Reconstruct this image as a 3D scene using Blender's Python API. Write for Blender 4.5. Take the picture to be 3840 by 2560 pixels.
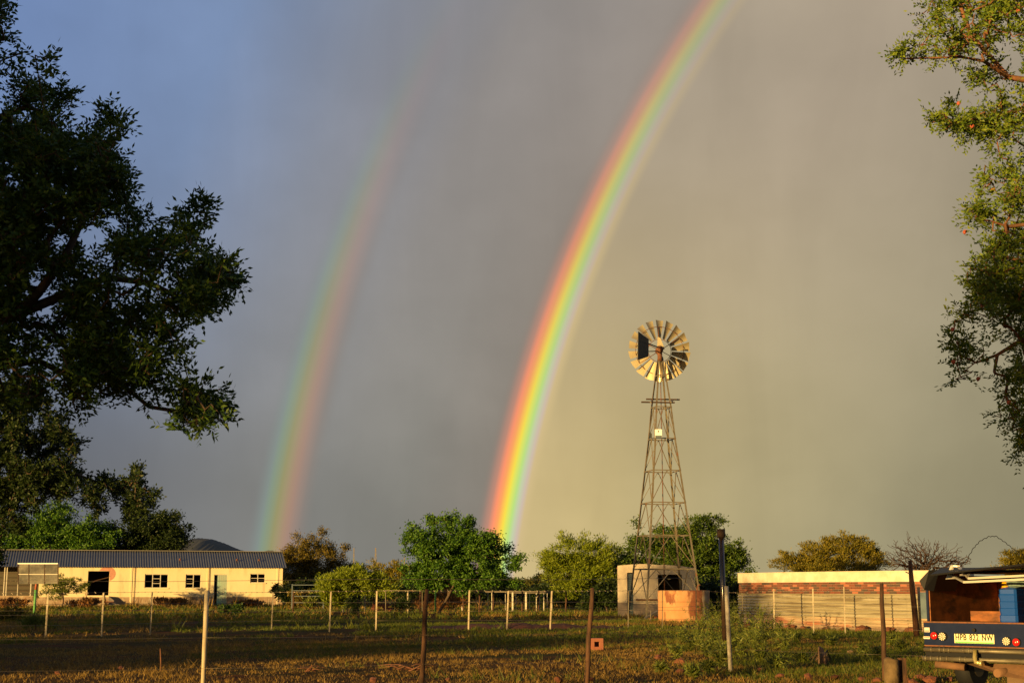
import bpy, math, numpy as np
from mathutils import Vector, Matrix
R = math.radians
for o in list(bpy.data.objects): bpy.data.objects.remove(o)
S = bpy.context.scene
C = S.collection

# ------------------------------------------------------------------ camera
F = 5350.0; CAMH = 1.25; PIT = math.atan2(2210 - 1280, F)
cd = bpy.data.cameras.new('camera'); cam = bpy.data.objects.new('camera', cd); C.objects.link(cam)
cam.location = (0, 0, CAMH); cam.rotation_euler = (math.pi / 2 + PIT, 0, 0)
cd.sensor_width = 36; cd.lens = 36 * F / 3840; cd.clip_start = .05; cd.clip_end = 9000
S.camera = cam
SUN_AZ = R(41.0); SUN_EL = R(4.5)          # azimuth the shadows run to (right of the view), sun height
ANTI = Vector((math.sin(SUN_AZ) * math.cos(SUN_EL), math.cos(SUN_AZ) * math.cos(SUN_EL), -math.sin(SUN_EL)))
S.view_settings.view_transform = 'Standard'; S.view_settings.look = 'None'
S.view_settings.gamma = 1; S.view_settings.exposure = .95; S.view_settings.use_curve_mapping = False

def lin(c):
    return tuple(((v / 255) / 12.92 if v / 255 <= .04045 else ((v / 255 + .055) / 1.055) ** 2.4) for v in c) + (1,)

# ------------------------------------------------------------------ sun
sl = bpy.data.lights.new('sun', 'SUN'); so = bpy.data.objects.new('sun', sl); C.objects.link(so)
sl.energy = 5.0; sl.angle = R(.5); sl.color = (1, .64, .22)
so.rotation_euler = ANTI.to_track_quat('-Z', 'Y').to_euler(); so.location = (-40, -40, 30)

# ------------------------------------------------------------------ sky: storm cloud, rainbows at their true angles, clear west behind
W = bpy.data.worlds.new('World'); S.world = W; W.use_nodes = True
wt = W.node_tree; wt.nodes.clear()
def N(t, typ, **kw):
    n = t.nodes.new(typ)
    for k, v in kw.items(): setattr(n, k, v)
    return n
def M_(t, op, a, b=None, c=None, clamp=False):
    n = N(t, 'ShaderNodeMath', operation=op, use_clamp=clamp)
    for i, v in enumerate((a, b, c)):
        if v is None: continue
        if isinstance(v, (int, float)): n.inputs[i].default_value = v
        else: t.links.new(v, n.inputs[i])
    return n.outputs[0]
def sstep(t, v, a, b, o0=0., o1=1.):
    n = N(t, 'ShaderNodeMapRange', interpolation_type='SMOOTHSTEP')
    t.links.new(v, n.inputs[0])
    for i, x in zip((1, 2, 3, 4), (a, b, o0, o1)): n.inputs[i].default_value = x
    return n.outputs[0]
def ramp(t, v, lo, hi, stops, interp='LINEAR'):
    m = M_(t, 'DIVIDE', M_(t, 'SUBTRACT', v, lo), hi - lo, clamp=True)
    n = N(t, 'ShaderNodeValToRGB'); cr = n.color_ramp; cr.interpolation = interp
    stops = sorted(stops, key=lambda s: s[0])
    while len(cr.elements) < len(stops): cr.elements.new(.5)
    for e, (p, c) in zip(cr.elements, stops):
        e.position = (p - lo) / (hi - lo)
    for e, (p, c) in zip(cr.elements, stops): e.color = lin(c)
    t.links.new(m, n.inputs[0]); return n.outputs[0]
def mix(t, f, a, b):
    n = N(t, 'ShaderNodeMix', data_type='RGBA')
    for s, v in ((n.inputs[0], f), (n.inputs[6], a), (n.inputs[7], b)):
        if isinstance(v, (int, float)): s.default_value = v
        elif isinstance(v, tuple): s.default_value = v
        else: t.links.new(v, s)
    return n.outputs[2]
tc = N(wt, 'ShaderNodeTexCoord')
nv = N(wt, 'ShaderNodeVectorMath', operation='NORMALIZE'); wt.links.new(tc.outputs['Generated'], nv.inputs[0])
dp = N(wt, 'ShaderNodeVectorMath', operation='DOT_PRODUCT'); wt.links.new(nv.outputs[0], dp.inputs[0]); dp.inputs[1].default_value = ANTI
ang = M_(wt, 'DEGREES', M_(wt, 'ARCCOSINE', dp.outputs['Value']))
sx = N(wt, 'ShaderNodeSeparateXYZ'); wt.links.new(nv.outputs[0], sx.inputs[0]); Z = sx.outputs[2]
nz = N(wt, 'ShaderNodeTexNoise'); nz.inputs['Scale'].default_value = 3.2; nz.inputs['Detail'].default_value = 5; nz.inputs['Roughness'].default_value = .5
mpn = N(wt, 'ShaderNodeMapping'); mpn.inputs['Scale'].default_value = (1.3, 1, 1.9); mpn.inputs['Rotation'].default_value = (0, R(-40), 0)
wt.links.new(nv.outputs[0], mpn.inputs[0]); wt.links.new(mpn.outputs[0], nz.inputs['Vector'])
cl = nz.outputs['Fac']
inner_low = ramp(wt, ang, 0, 42, [(0, (128, 122, 98)), (20, (142, 135, 108)), (27, (156, 147, 115)), (33, (176, 162, 120)), (38, (194, 174, 122)), (41, (206, 184, 130))])
inner_top = ramp(wt, ang, 0, 44, [(0, (140, 132, 112)), (24, (150, 140, 120)), (36, (166, 152, 132)), (43, (168, 155, 135))])
outer_low = ramp(wt, ang, 42, 66, [(42, (136, 128, 117)), (46, (132, 130, 122)), (52, (130, 130, 127)), (57, (116, 118, 122)), (64, (98, 102, 110))])
outer_top = ramp(wt, ang, 42, 70, [(42, (150, 140, 130)), (48, (146, 141, 138)), (53, (136, 142, 156)), (58, (120, 140, 174)), (68, (104, 128, 172))])
kz = sstep(wt, M_(wt, 'ADD', Z, M_(wt, 'MULTIPLY', M_(wt, 'SUBTRACT', cl, .5), .10)), .02, .36)
inner = mix(wt, kz, inner_low, inner_top); outer = mix(wt, kz, outer_low, outer_top)
base = mix(wt, sstep(wt, ang, 41.0, 42.6), inner, outer)
# cloud texture: faint lighter and darker wisps
nz2 = N(wt, 'ShaderNodeTexNoise'); nz2.inputs['Scale'].default_value = 5.5; nz2.inputs['Detail'].default_value = 7; nz2.inputs['Roughness'].default_value = .55; nz2.inputs['Distortion'].default_value = .6
mp2 = N(wt, 'ShaderNodeMapping'); mp2.inputs['Scale'].default_value = (3.2, 1, .7); mp2.inputs['Rotation'].default_value = (0, R(38), 0)
wt.links.new(nv.outputs[0], mp2.inputs[0]); wt.links.new(mp2.outputs[0], nz2.inputs['Vector'])
wis = M_(wt, 'MULTIPLY', M_(wt, 'MULTIPLY_ADD', sstep(wt, cl, .3, .75), .26, .91), M_(wt, 'MULTIPLY_ADD', sstep(wt, nz2.outputs['Fac'], .35, .72), .06, .98))
vm = N(wt, 'ShaderNodeVectorMath', operation='SCALE'); wt.links.new(base, vm.inputs[0]); wt.links.new(wis, vm.inputs['Scale'])
base = vm.outputs[0]
def squeeze(st, c, k): return [(c + (a - c) * k, q) for a, q in st]
B1 = squeeze([(40.6, (206, 184, 130)), (41.05, (210, 186, 136)), (41.23, (206, 187, 170)), (41.42, (197, 206, 168)), (41.6, (188, 224, 128)), (41.8, (224, 230, 98)), (41.92, (250, 224, 76)), (42.07, (255, 194, 84)), (42.2, (255, 166, 95)), (42.38, (255, 150, 108)), (42.62, (190, 138, 118)), (43.0, (150, 130, 118)), (43.4, (135, 128, 117))], 41.9, .86)
B2 = squeeze([(48.9, (131, 130, 124)), (49.6, (142, 130, 122)), (49.95, (160, 135, 122)), (50.2, (174, 138, 118)), (50.4, (176, 143, 114)), (50.65, (168, 152, 108)), (50.85, (158, 153, 100)), (51.06, (145, 156, 118)), (51.3, (136, 155, 132)), (51.5, (133, 147, 140)), (52.2, (128, 130, 130))], 50.75, .82)
bow1 = ramp(wt, ang, B1[0][0], B1[-1][0], B1); bow2 = ramp(wt, ang, B2[0][0], B2[-1][0], B2)
win1 = M_(wt, 'MULTIPLY', sstep(wt, ang, 40.8, 41.25), sstep(wt, ang, 42.55, 43.1, 1, 0))
win2 = M_(wt, 'MULTIPLY', sstep(wt, ang, 49.3, 50.0), sstep(wt, ang, 51.25, 51.9, 1, 0))
i1 = M_(wt, 'MULTIPLY', win1, sstep(wt, Z, .03, .42, 1.0, .20))
i2 = M_(wt, 'MULTIPLY', win2, sstep(wt, Z, .03, .44, .80, .0))
base = mix(wt, i1, base, bow1); base = mix(wt, i2, base, bow2)
bgs = N(wt, 'ShaderNodeBackground'); wt.links.new(base, bgs.inputs[0]); bgs.inputs[1].default_value = .52
sky = N(wt, 'ShaderNodeTexSky', sky_type='NISHITA', sun_disc=False, sun_elevation=SUN_EL)
sky.sun_rotation = SUN_AZ + math.pi
bgn = N(wt, 'ShaderNodeBackground'); wt.links.new(sky.outputs[0], bgn.inputs[0]); bgn.inputs[1].default_value = .05
ms = N(wt, 'ShaderNodeMixShader'); wt.links.new(sstep(wt, ang, 66, 105), ms.inputs[0])
wt.links.new(bgs.outputs[0], ms.inputs[1]); wt.links.new(bgn.outputs[0], ms.inputs[2])
wo = N(wt, 'ShaderNodeOutputWorld'); wt.links.new(ms.outputs[0], wo.inputs[0])

# ------------------------------------------------------------------ helpers
rng = np.random.default_rng(7)
cp, sp_ = math.cos(PIT), math.sin(PIT)
def px(x, y, d):
    "place seen at photo pixel x,y, d metres ahead of the camera"
    X = (x - 1920) / F; Zz = -(y - 1280) / F
    dy = cp - Zz * sp_; dz = sp_ + Zz * cp; k = d / dy
    return Vector((X * k, d, CAMH + dz * k))
def gd(x, y):
    "ground point seen at pixel"
    X = (x - 1920) / F; Zz = -(y - 1280) / F
    dy = cp - Zz * sp_; dz = sp_ + Zz * cp; k = -CAMH / dz
    return Vector((X * k, dy * k, 0))
def gx(x, d): return Vector(((x - 1920) / F * d * 1.0 / 1.0, d, 0)) if False else Vector((px(x, 2290, d).x, d, 0))
def tag(o, label=None, cat=None, group=None, kind=None):
    for k, v in (('label', label), ('category', cat), ('group', group), ('kind', kind)):
        if v: o[k] = v
    return o
def empty(name, loc=(0, 0, 0), rz=0, label=None, cat=None, group=None):
    o = bpy.data.objects.new(name, None); C.objects.link(o); o.location = loc; o.rotation_euler = (0, 0, rz)
    o.empty_display_size = .2
    return tag(o, label, cat, group)
def link(name, me, m=None, parent=None, loc=(0, 0, 0), rz=0):
    o = bpy.data.objects.new(name, me); C.objects.link(o)
    if m is not None and len(me.materials) == 0: me.materials.append(m)
    if parent is not None: o.parent = parent
    o.location = loc; o.rotation_euler = (0, 0, rz); return o
class MB:
    def __init__(s): s.v = []; s.f = []; s.sm = []
    def add(s, vs, fs, sm=False):
        b = len(s.v); s.v += [tuple(p) for p in vs]; s.f += [tuple(i + b for i in f) for f in fs]; s.sm += [sm] * len(fs); return s
    def box(s, a, b):
        x0, y0, z0 = [min(p, q) for p, q in zip(a, b)]; x1, y1, z1 = [max(p, q) for p, q in zip(a, b)]
        return s.add([(x0, y0, z0), (x1, y0, z0), (x1, y1, z0), (x0, y1, z0), (x0, y0, z1), (x1, y0, z1), (x1, y1, z1), (x0, y1, z1)],
                     [(0, 3, 2, 1), (4, 5, 6, 7), (0, 1, 5, 4), (1, 2, 6, 5), (2, 3, 7, 6), (3, 0, 4, 7)])
    def bar(s, p, q, w, h=None, up=(0, 0, 1)):
        p = Vector(p); q = Vector(q); h = h or w; d = (q - p).normalized(); u = Vector(up)
        if abs(d.dot(u)) > .95: u = Vector((0, 1, 0))
        a = d.cross(u).normalized() * w / 2; b = d.cross(a).normalized() * h / 2
        return s.add([p - a - b, p + a - b, p + a + b, p - a + b, q - a - b, q + a - b, q + a + b, q - a + b],
                     [(0, 1, 2, 3), (7, 6, 5, 4), (0, 4, 5, 1), (1, 5, 6, 2), (2, 6, 7, 3), (3, 7, 4, 0)])
    def tube(s, pts, r, n=8, cap=True):
        pts = [Vector(p) for p in pts]; rs = r if isinstance(r, (list, tuple)) else [r] * len(pts)
        vs = []; fs = []; ref = Vector((0, 0, 1)); d0 = (pts[-1] - pts[0])
        if abs(d0.normalized().dot(ref)) > .9 if d0.length > 1e-6 else False: ref = Vector((1, .2, 0))
        for i, p in enumerate(pts):
            d = (pts[min(i + 1, len(pts) - 1)] - pts[max(i - 1, 0)])
            d = d.normalized() if d.length > 1e-9 else Vector((0, 0, 1))
            a = d.cross(ref)
            a = a.normalized() if a.length > 1e-4 else Vector((1, 0, 0)); b = d.cross(a)
            for k in range(n):
                t = 2 * math.pi * k / n; vs.append(p + (a * math.cos(t) + b * math.sin(t)) * rs[i])
        for i in range(len(pts) - 1):
            for k in range(n): fs.append((i * n + k, i * n + (k + 1) % n, (i + 1) * n + (k + 1) % n, (i + 1) * n + k))
        m = len(s.v); s.add(vs, fs, True)
        if cap: s.add([], []); s.f += [tuple(m + k for k in range(n)), tuple(m + (len(pts) - 1) * n + k for k in reversed(range(n)))]; s.sm += [False, False]
        return s
    def prism(s, poly, o, ax, ay, n, th):
        "polygon (2d) in plane o,ax,ay extruded by th along n"
        o = Vector(o); ax = Vector(ax); ay = Vector(ay); n = Vector(n); k = len(poly)
        a = [o + ax * p[0] + ay * p[1] for p in poly]; b = [p + n * th for p in a]
        return s.add(a + b, [tuple(range(k)), tuple(range(2 * k - 1, k - 1, -1))] + [(i, i + k, (i + 1) % k + k, (i + 1) % k) for i in range(k)])
    def mesh(s, name, m, off=(0, 0, 0)):
        me = bpy.data.meshes.new(name); o = Vector(off)
        me.from_pydata([Vector(p) - o for p in s.v], [], s.f); me.polygons.foreach_set('use_smooth', s.sm); me.update()
        import bmesh
        bm = bmesh.new(); bm.from_mesh(me); bmesh.ops.recalc_face_normals(bm, faces=bm.faces); bm.to_mesh(me); bm.free()
        me.materials.append(m); return me
    def build(s, name, m, parent=None, off=(0, 0, 0), loc=(0, 0, 0), rz=0):
        return link(name, s.mesh(name, m, off), None, parent, loc, rz)
def fast(name, V, Fc, m, smooth=False):
    V = np.asarray(V, np.float32); Fc = np.asarray(Fc, np.int32); k = Fc.shape[1]
    me = bpy.data.meshes.new(name); me.vertices.add(len(V)); me.vertices.foreach_set('co', V.ravel())
    me.loops.add(Fc.size); me.loops.foreach_set('vertex_index', Fc.ravel())
    me.polygons.add(len(Fc)); me.polygons.foreach_set('loop_start', np.arange(0, Fc.size, k, dtype=np.int32))
    try: me.polygons.foreach_set('loop_total', np.full(len(Fc), k, np.int32))
    except Exception: pass
    if smooth: me.polygons.foreach_set('use_smooth', np.ones(len(Fc), bool))
    me.materials.append(m); me.update(); me.validate(); return me
def curve_wire(name, pts, r, m, parent=None, off=(0, 0, 0), res=2, label=None, cat=None):
    o = MB().tube(pts, r, 5).build(name, m, parent, off)
    if label: tag(o, label, cat)
    return o

# ------------------------------------------------------------------ materials
def mat(name, col, rough=.8, metal=0, var=None, vscale=4., bump=0., bscale=20., spec=.3, coat=0, trans=0., island=None, stretch=None, v2=None, v2scale=.6, v2at=(.5, .62)):
    m = bpy.data.materials.new(name); m.use_nodes = True; t = m.node_tree; b = t.nodes['Principled BSDF']
    b.inputs['Roughness'].default_value = rough; b.inputs['Metallic'].default_value = metal; b.inputs['Specular IOR Level'].default_value = spec
    b.inputs['Coat Weight'].default_value = coat
    c4 = tuple(col) + (1,); b.inputs['Base Color'].default_value = c4; out = None
    tcn = N(t, 'ShaderNodeTexCoord'); vec = tcn.outputs['Object']
    if stretch:
        mp = N(t, 'ShaderNodeMapping'); mp.inputs['Scale'].default_value = stretch; t.links.new(vec, mp.inputs[0]); vec = mp.outputs[0]
    if var is not None:
        n = N(t, 'ShaderNodeTexNoise'); n.inputs['Scale'].default_value = vscale; n.inputs['Detail'].default_value = 6; n.inputs['Roughness'].default_value = .65
        t.links.new(vec, n.inputs['Vector']); out = mix(t, sstep(t, n.outputs['Fac'], .35, .65), c4, tuple(var) + (1,))
    if v2 is not None:
        n = N(t, 'ShaderNodeTexNoise'); n.inputs['Scale'].default_value = v2scale; n.inputs['Detail'].default_value = 8; n.inputs['Roughness'].default_value = .6
        t.links.new(vec, n.inputs['Vector']); out = mix(t, sstep(t, n.outputs['Fac'], *v2at), out if out is not None else c4, tuple(v2) + (1,))
    if island is not None:
        g = N(t, 'ShaderNodeNewGeometry'); out = mix(t, g.outputs['Random Per Island'], out if out is not None else c4, tuple(island) + (1,))
    if out is not None: t.links.new(out, b.inputs['Base Color'])
    if bump:
        n = N(t, 'ShaderNodeTexNoise'); n.inputs['Scale'].default_value = bscale; n.inputs['Detail'].default_value = 5; t.links.new(vec, n.inputs['Vector'])
        bn = N(t, 'ShaderNodeBump'); bn.inputs['Strength'].default_value = 1; bn.inputs['Distance'].default_value = bump
        t.links.new(n.outputs['Fac'], bn.inputs['Height']); t.links.new(bn.outputs[0], b.inputs['Normal'])
    if trans:
        tr = N(t, 'ShaderNodeBsdfTranslucent'); tr.inputs[0].default_value = c4
        if out is not None: t.links.new(out, tr.inputs[0])
        mx = N(t, 'ShaderNodeMixShader'); mx.inputs[0].default_value = trans
        t.links.new(b.outputs[0], mx.inputs[1]); t.links.new(tr.outputs[0], mx.inputs[2])
        t.links.new(mx.outputs[0], t.nodes['Material Output'].inputs[0])
    return m
def leafm(name, a, b): return mat(name, a, rough=.55, spec=.25, island=b, trans=.22)
K = {}
K['leaf_l'] = leafm('leaf_dark_green', (.018, .050, .008), (.07, .12, .012))
K['leaf_r'] = leafm('leaf_fresh_green', (.06, .12, .012), (.19, .23, .02))
K['leaf_t3'] = leafm('leaf_broad_green', (.022, .075, .007), (.10, .19, .015))
K['leaf_g5'] = leafm('leaf_mid_green', (.016, .045, .006), (.10, .15, .012))
K['leaf_olive'] = leafm('leaf_olive', (.05, .065, .012), (.13, .11, .018))
K['leaf_brown'] = leafm('leaf_rusty', (.06, .06, .010), (.20, .14, .016))
K['leaf_acacia'] = leafm('leaf_acacia', (.085, .13, .007), (.23, .27, .015))
K['leaf_gold'] = leafm('leaf_gold', (.085, .09, .010), (.25, .19, .018))
K['leaf_weed'] = leafm('leaf_weed', (.06, .095, .012), (.18, .19, .03))
K['leaf_shade_dark'] = leafm('leaf_shade_dark', (.012, .026, .006), (.035, .055, .009))  # darkened green: shade on crowns and undergrowth put into the leaf colour
K['bark_b'] = mat('bark_blackish', (.035, .020, .013), var=(.055, .03, .018), vscale=9)
K['leaf_dry'] = leafm('leaf_dry', (.18, .07, .022), (.30, .16, .05))
K['bark_d'] = mat('bark_dark', (.05, .035, .024), var=(.11, .07, .04), vscale=9, bump=.01, bscale=30)
K['bark_r'] = mat('bark_reddish', (.20, .085, .04), var=(.12, .06, .03), vscale=12, bump=.006, bscale=40)
K['grass'] = leafm('grass_blades', (.045, .080, .006), (.14, .14, .014))
K['grassdry'] = leafm('grass_dry_blades', (.12, .070, .014), (.32, .20, .045))
K['galv'] = mat('galvanised_steel', (.21, .185, .135), rough=.5, metal=.3, var=(.16, .125, .08), vscale=6, v2=(.25, .12, .06), v2scale=3, v2at=(.6, .72))
K['blade'] = mat('windmill_blade_sheet', (.50, .43, .27), rough=.38, metal=.30, var=(.46, .38, .22), vscale=3)
K['rust'] = mat('rusty_iron', (.19, .075, .035), rough=.85, var=(.10, .05, .03), vscale=14)
K['darkmetal'] = mat('dark_sheet', (.035, .04, .038), rough=.6, metal=.2, var=(.05, .05, .045), vscale=3)
K['wire'] = mat('fence_wire', (.20, .16, .12), rough=.5, metal=.7)
K['wood'] = mat('weathered_wood', (.10, .048, .024), rough=.9, var=(.04, .022, .014), vscale=7, bump=.006, bscale=40, stretch=(3, 3, .5))
K['plank'] = mat('dark_plank', (.07, .04, .025), rough=.9, var=(.04, .025, .018), vscale=6)
K['woodpale'] = mat('pale_post', (.48, .41, .28), rough=.85, var=(.32, .25, .16), vscale=8, stretch=(2, 2, .4))
K['concpost'] = mat('concrete_post', (.36, .33, .28), rough=.95, var=(.24, .21, .17), vscale=12, bump=.006, bscale=60)
K['cream'] = mat('cream_wall_paint', (.74, .62, .38), rough=.9, var=(.70, .58, .34), vscale=.9, v2=(.50, .38, .22), v2scale=1.1, v2at=(.52, .78), stretch=(1.6, 1.6, .35), bump=.004, bscale=25)
K['plinth'] = mat('brown_plinth_paint', (.36, .26, .17), rough=.95, var=(.30, .20, .12), vscale=1.6, v2=(.42, .33, .22), v2scale=2.5)
K['roof'] = mat('galvanised_roof_sheet', (.115, .12, .13), rough=.5, metal=.35, var=(.085, .09, .10), vscale=.5, v2=(.16, .11, .07), v2scale=.35, v2at=(.52, .70))
K['ridge'] = mat('roof_ridge_capping', (.24, .22, .19), rough=.6, metal=.3)
K['dark'] = mat('shade_dark_plaster', (.10, .085, .06), rough=.95)  # indoor and porch shade put into the plaster colour
K['frame'] = mat('white_window_frame', (.55, .50, .40), rough=.7)
K['teal'] = mat('faded_teal_door_paint', (.38, .40, .30), rough=.8, var=(.30, .46, .36), vscale=.7, v2=(.16, .42, .38), v2scale=.9, v2at=(.48, .62))
K['tealdark'] = mat('dark_blue_door_edge', (.05, .09, .11), rough=.8)
K['pink'] = mat('pink_painted_disc', (.55, .27, .18), rough=.95, var=(.46, .22, .15), vscale=3)
K['brick'] = mat('red_brick', (.17, .055, .032), rough=.95, var=(.11, .045, .03), vscale=3, bump=.004, bscale=60)
K['brickd'] = mat('dark_sooty_brick', (.075, .042, .028), rough=.95, var=(.07, .05, .04), vscale=5)
K['brickl'] = mat('pale_red_brick', (.30, .10, .055), rough=.95, var=(.30, .12, .07), vscale=5)
K['mortar'] = mat('mortar', (.24, .17, .12), rough=1, var=(.17, .12, .085), vscale=9)
K['coping'] = mat('white_plaster_coping', (.60, .53, .40), rough=.9, var=(.50, .42, .29), vscale=2.2, v2=(.42, .30, .20), v2scale=5, v2at=(.66, .76))
K['sheet'] = mat('corrugated_iron', (.43, .38, .26), rough=.36, metal=.3, var=(.30, .26, .17), vscale=1.3, stretch=(.35, .35, 8), v2=(.20, .16, .10), v2scale=1.5, v2at=(.52, .62))  # horizontal streaks in the colour stand in for dirt and ridge shading
K['sheet2'] = mat('rust_washed_corrugated_iron', (.46, .33, .21), rough=.5, metal=.2, var=(.28, .23, .15), vscale=1.1, stretch=(.6, .6, 5), v2=(.34, .15, .085), v2scale=.8, v2at=(.5, .62))
K['tank'] = mat('rust_stained_tank_plaster', (.40, .185, .075), rough=.9, var=(.44, .25, .12), vscale=1.5, v2=(.19, .065, .03), v2scale=1.35, v2at=(.5, .58), stretch=(1, 1, .55), bump=.006, bscale=30)
K['tankpale'] = mat('pale_tank_patch', (.50, .37, .21), rough=.9, var=(.38, .22, .11), vscale=4)
K['shed'] = mat('grey_shed_plaster', (.66, .55, .40), rough=.95, var=(.56, .46, .33), vscale=1.3, v2=(.17, .14, .11), v2scale=2.4, v2at=(.62, .70), bump=.004, bscale=25)
K['shedlow'] = mat('damp_stained_plaster', (.19, .16, .14), rough=.95, var=(.26, .20, .16), vscale=3)
K['slat'] = mat('blue_grey_slat', (.10, .13, .15), rough=.7, var=(.07, .09, .10), vscale=5)
K['navy'] = mat('navy_vehicle_paint', (.005, .011, .042), rough=.5, spec=.08, var=(.009, .016, .05), vscale=3, v2=(.026, .022, .018), v2scale=4, v2at=(.6, .75))
K['black'] = mat('black_sheet', (.008, .008, .009), rough=.5, spec=.15)
K['ply'] = mat('plywood_lining', (.30, .105, .028), rough=.7, var=(.15, .052, .016), vscale=3.2, v2=(.05, .025, .012), v2scale=2.2, v2at=(.48, .66), stretch=(1, 1, 2.2))
K['alu'] = mat('aluminium_trim', (.42, .40, .35), rough=.35, metal=.5)
K['bumper'] = mat('dusty_steel_pipe', (.17, .15, .10), rough=.5, metal=.4, var=(.11, .09, .06), vscale=5)
K['tan'] = mat('tan_canvas', (.19, .10, .05), rough=.9, var=(.12, .065, .035), vscale=4)
K['flap'] = mat('mud_flap_rubber', (.14, .085, .045), rough=.8, var=(.09, .055, .03), vscale=4)
K['blueplastic'] = mat('blue_plastic', (.008, .06, .30), rough=.28, spec=.6)
K['yellow'] = mat('yellow_plastic', (.75, .38, .012), rough=.4)
K['bag'] = mat('pale_green_plastic_bag', (.26, .36, .31), rough=.4, var=(.15, .22, .2), vscale=14)
K['redlens'] = mat('red_lamp_lens', (.50, .012, .010), rough=.15, spec=.7)
K['whitelens'] = mat('clear_lamp_lens', (.80, .74, .55), rough=.15, spec=.7)
K['rubber'] = mat('black_rubber', (.015, .015, .015), rough=.7)
K['plate'] = mat('number_plate_cream', (.78, .72, .42), rough=.5, var=(.80, .70, .34), vscale=5)
K['plategreen'] = mat('number_plate_green', (.10, .42, .10), rough=.5)
K['ink'] = mat('plate_ink', (.015, .015, .012), rough=.6)
K['sticker'] = mat('white_sticker', (.62, .58, .48), rough=.6)
K['bluegrey'] = mat('blue_grey_panel', (.03, .055, .085), rough=.6, var=(.09, .13, .16), vscale=4)
K['rock'] = mat('red_brown_stone', (.24, .085, .042), rough=.95, var=(.12, .05, .03), vscale=7, bump=.02, bscale=14)
K['rockp'] = mat('pale_stone', (.26, .16, .10), rough=.95, var=(.16, .09, .055), vscale=7, bump=.02, bscale=14)
K['log'] = mat('cut_log', (.16, .11, .055), rough=.95, var=(.09, .06, .03), vscale=6, bump=.015, bscale=14)
K['greenpaint'] = mat('green_post_paint', (.12, .34, .09), rough=.6, var=(.09, .25, .07), vscale=5)
K['redpaint'] = mat('red_post_paint', (.36, .11, .06), rough=.6)
K['board'] = mat('shadowed_backboard_panel', (.17, .155, .115), rough=.4, var=(.035, .032, .024), vscale=1.0)  # dark blotches are tree shadow painted into the panel colour
K['brass'] = mat('brass_tow_ball', (.62, .50, .20), rough=.3, metal=.6)
K['white'] = mat('white_enamel', (.82, .80, .74), rough=.5)
K['pod'] = mat('red_seed_pod', (.36, .08, .04), rough=.7)
K['hill'] = mat('hill_scrub', (.07, .075, .07), rough=1, var=(.09, .092, .08), vscale=.004)

# ground: red soil, worn turf, dry litter
gm = bpy.data.materials.new('veld_ground'); gm.use_nodes = True; t = gm.node_tree; b = t.nodes['Principled BSDF']
b.inputs['Roughness'].default_value = 1; b.inputs['Specular IOR Level'].default_value = .05
tcg = N(t, 'ShaderNodeTexCoord'); P_ = tcg.outputs['Object']
def gn(sc, det=6, ro=.6):
    n = N(t, 'ShaderNodeTexNoise'); n.inputs['Scale'].default_value = sc; n.inputs['Detail'].default_value = det; n.inputs['Roughness'].default_value = ro
    t.links.new(P_, n.inputs['Vector']); return n.outputs['Fac']
c0 = mix(t, sstep(t, gn(.22), .42, .6), (.085, .040, .014, 1), (.045, .042, .009, 1))
c0 = mix(t, sstep(t, gn(.9), .52, .66), c0, (.12, .036, .013, 1))
c0 = mix(t, sstep(t, gn(14, 4, .7), .45, .7), c0, (.10, .07, .026, 1))
t.links.new(c0, b.inputs['Base Color'])
bn = N(t, 'ShaderNodeBump'); bn.inputs['Distance'].default_value = .06; t.links.new(gn(9, 6, .7), bn.inputs['Height']); t.links.new(bn.outputs[0], b.inputs['Normal'])
K['ground'] = gm
K['soil'] = mat('red_soil', (.085, .024, .012), rough=1, var=(.055, .018, .010), vscale=5, bump=.03, bscale=9)

# ------------------------------------------------------------------ ground sheet
def gz(x, y):
    return .025 * np.sin(x * .9 + np.sin(y * .33) * 1.3) * np.sin(y * .55 + .4 * x) + .012 * np.sin(2.3 * x + 1.1 * y)
ys = np.concatenate([np.linspace(-60, 8, 18), np.linspace(10, 70, 121), np.linspace(73, 160, 30), np.geomspace(170, 7000, 24)])
xs = np.concatenate([-np.geomspace(70, 6000, 20)[::-1], np.linspace(-62, 62, 156), np.geomspace(70, 6000, 20)])
XX, YY = np.meshgrid(xs, ys); fade = np.clip((160 - np.hypot(XX, YY)) / 60, 0, 1)
ZZ = gz(XX, YY) * fade - .02
nx = len(xs); ii = np.arange(len(ys) - 1)[:, None] * nx + np.arange(nx - 1)[None]
gme = fast('ground', np.stack([XX, YY, ZZ], -1).reshape(-1, 3), np.stack([ii, ii + 1, ii + nx + 1, ii + nx], -1).reshape(-1, 4), K['ground'], True)
tag(link('ground', gme), kind='structure')

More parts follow.
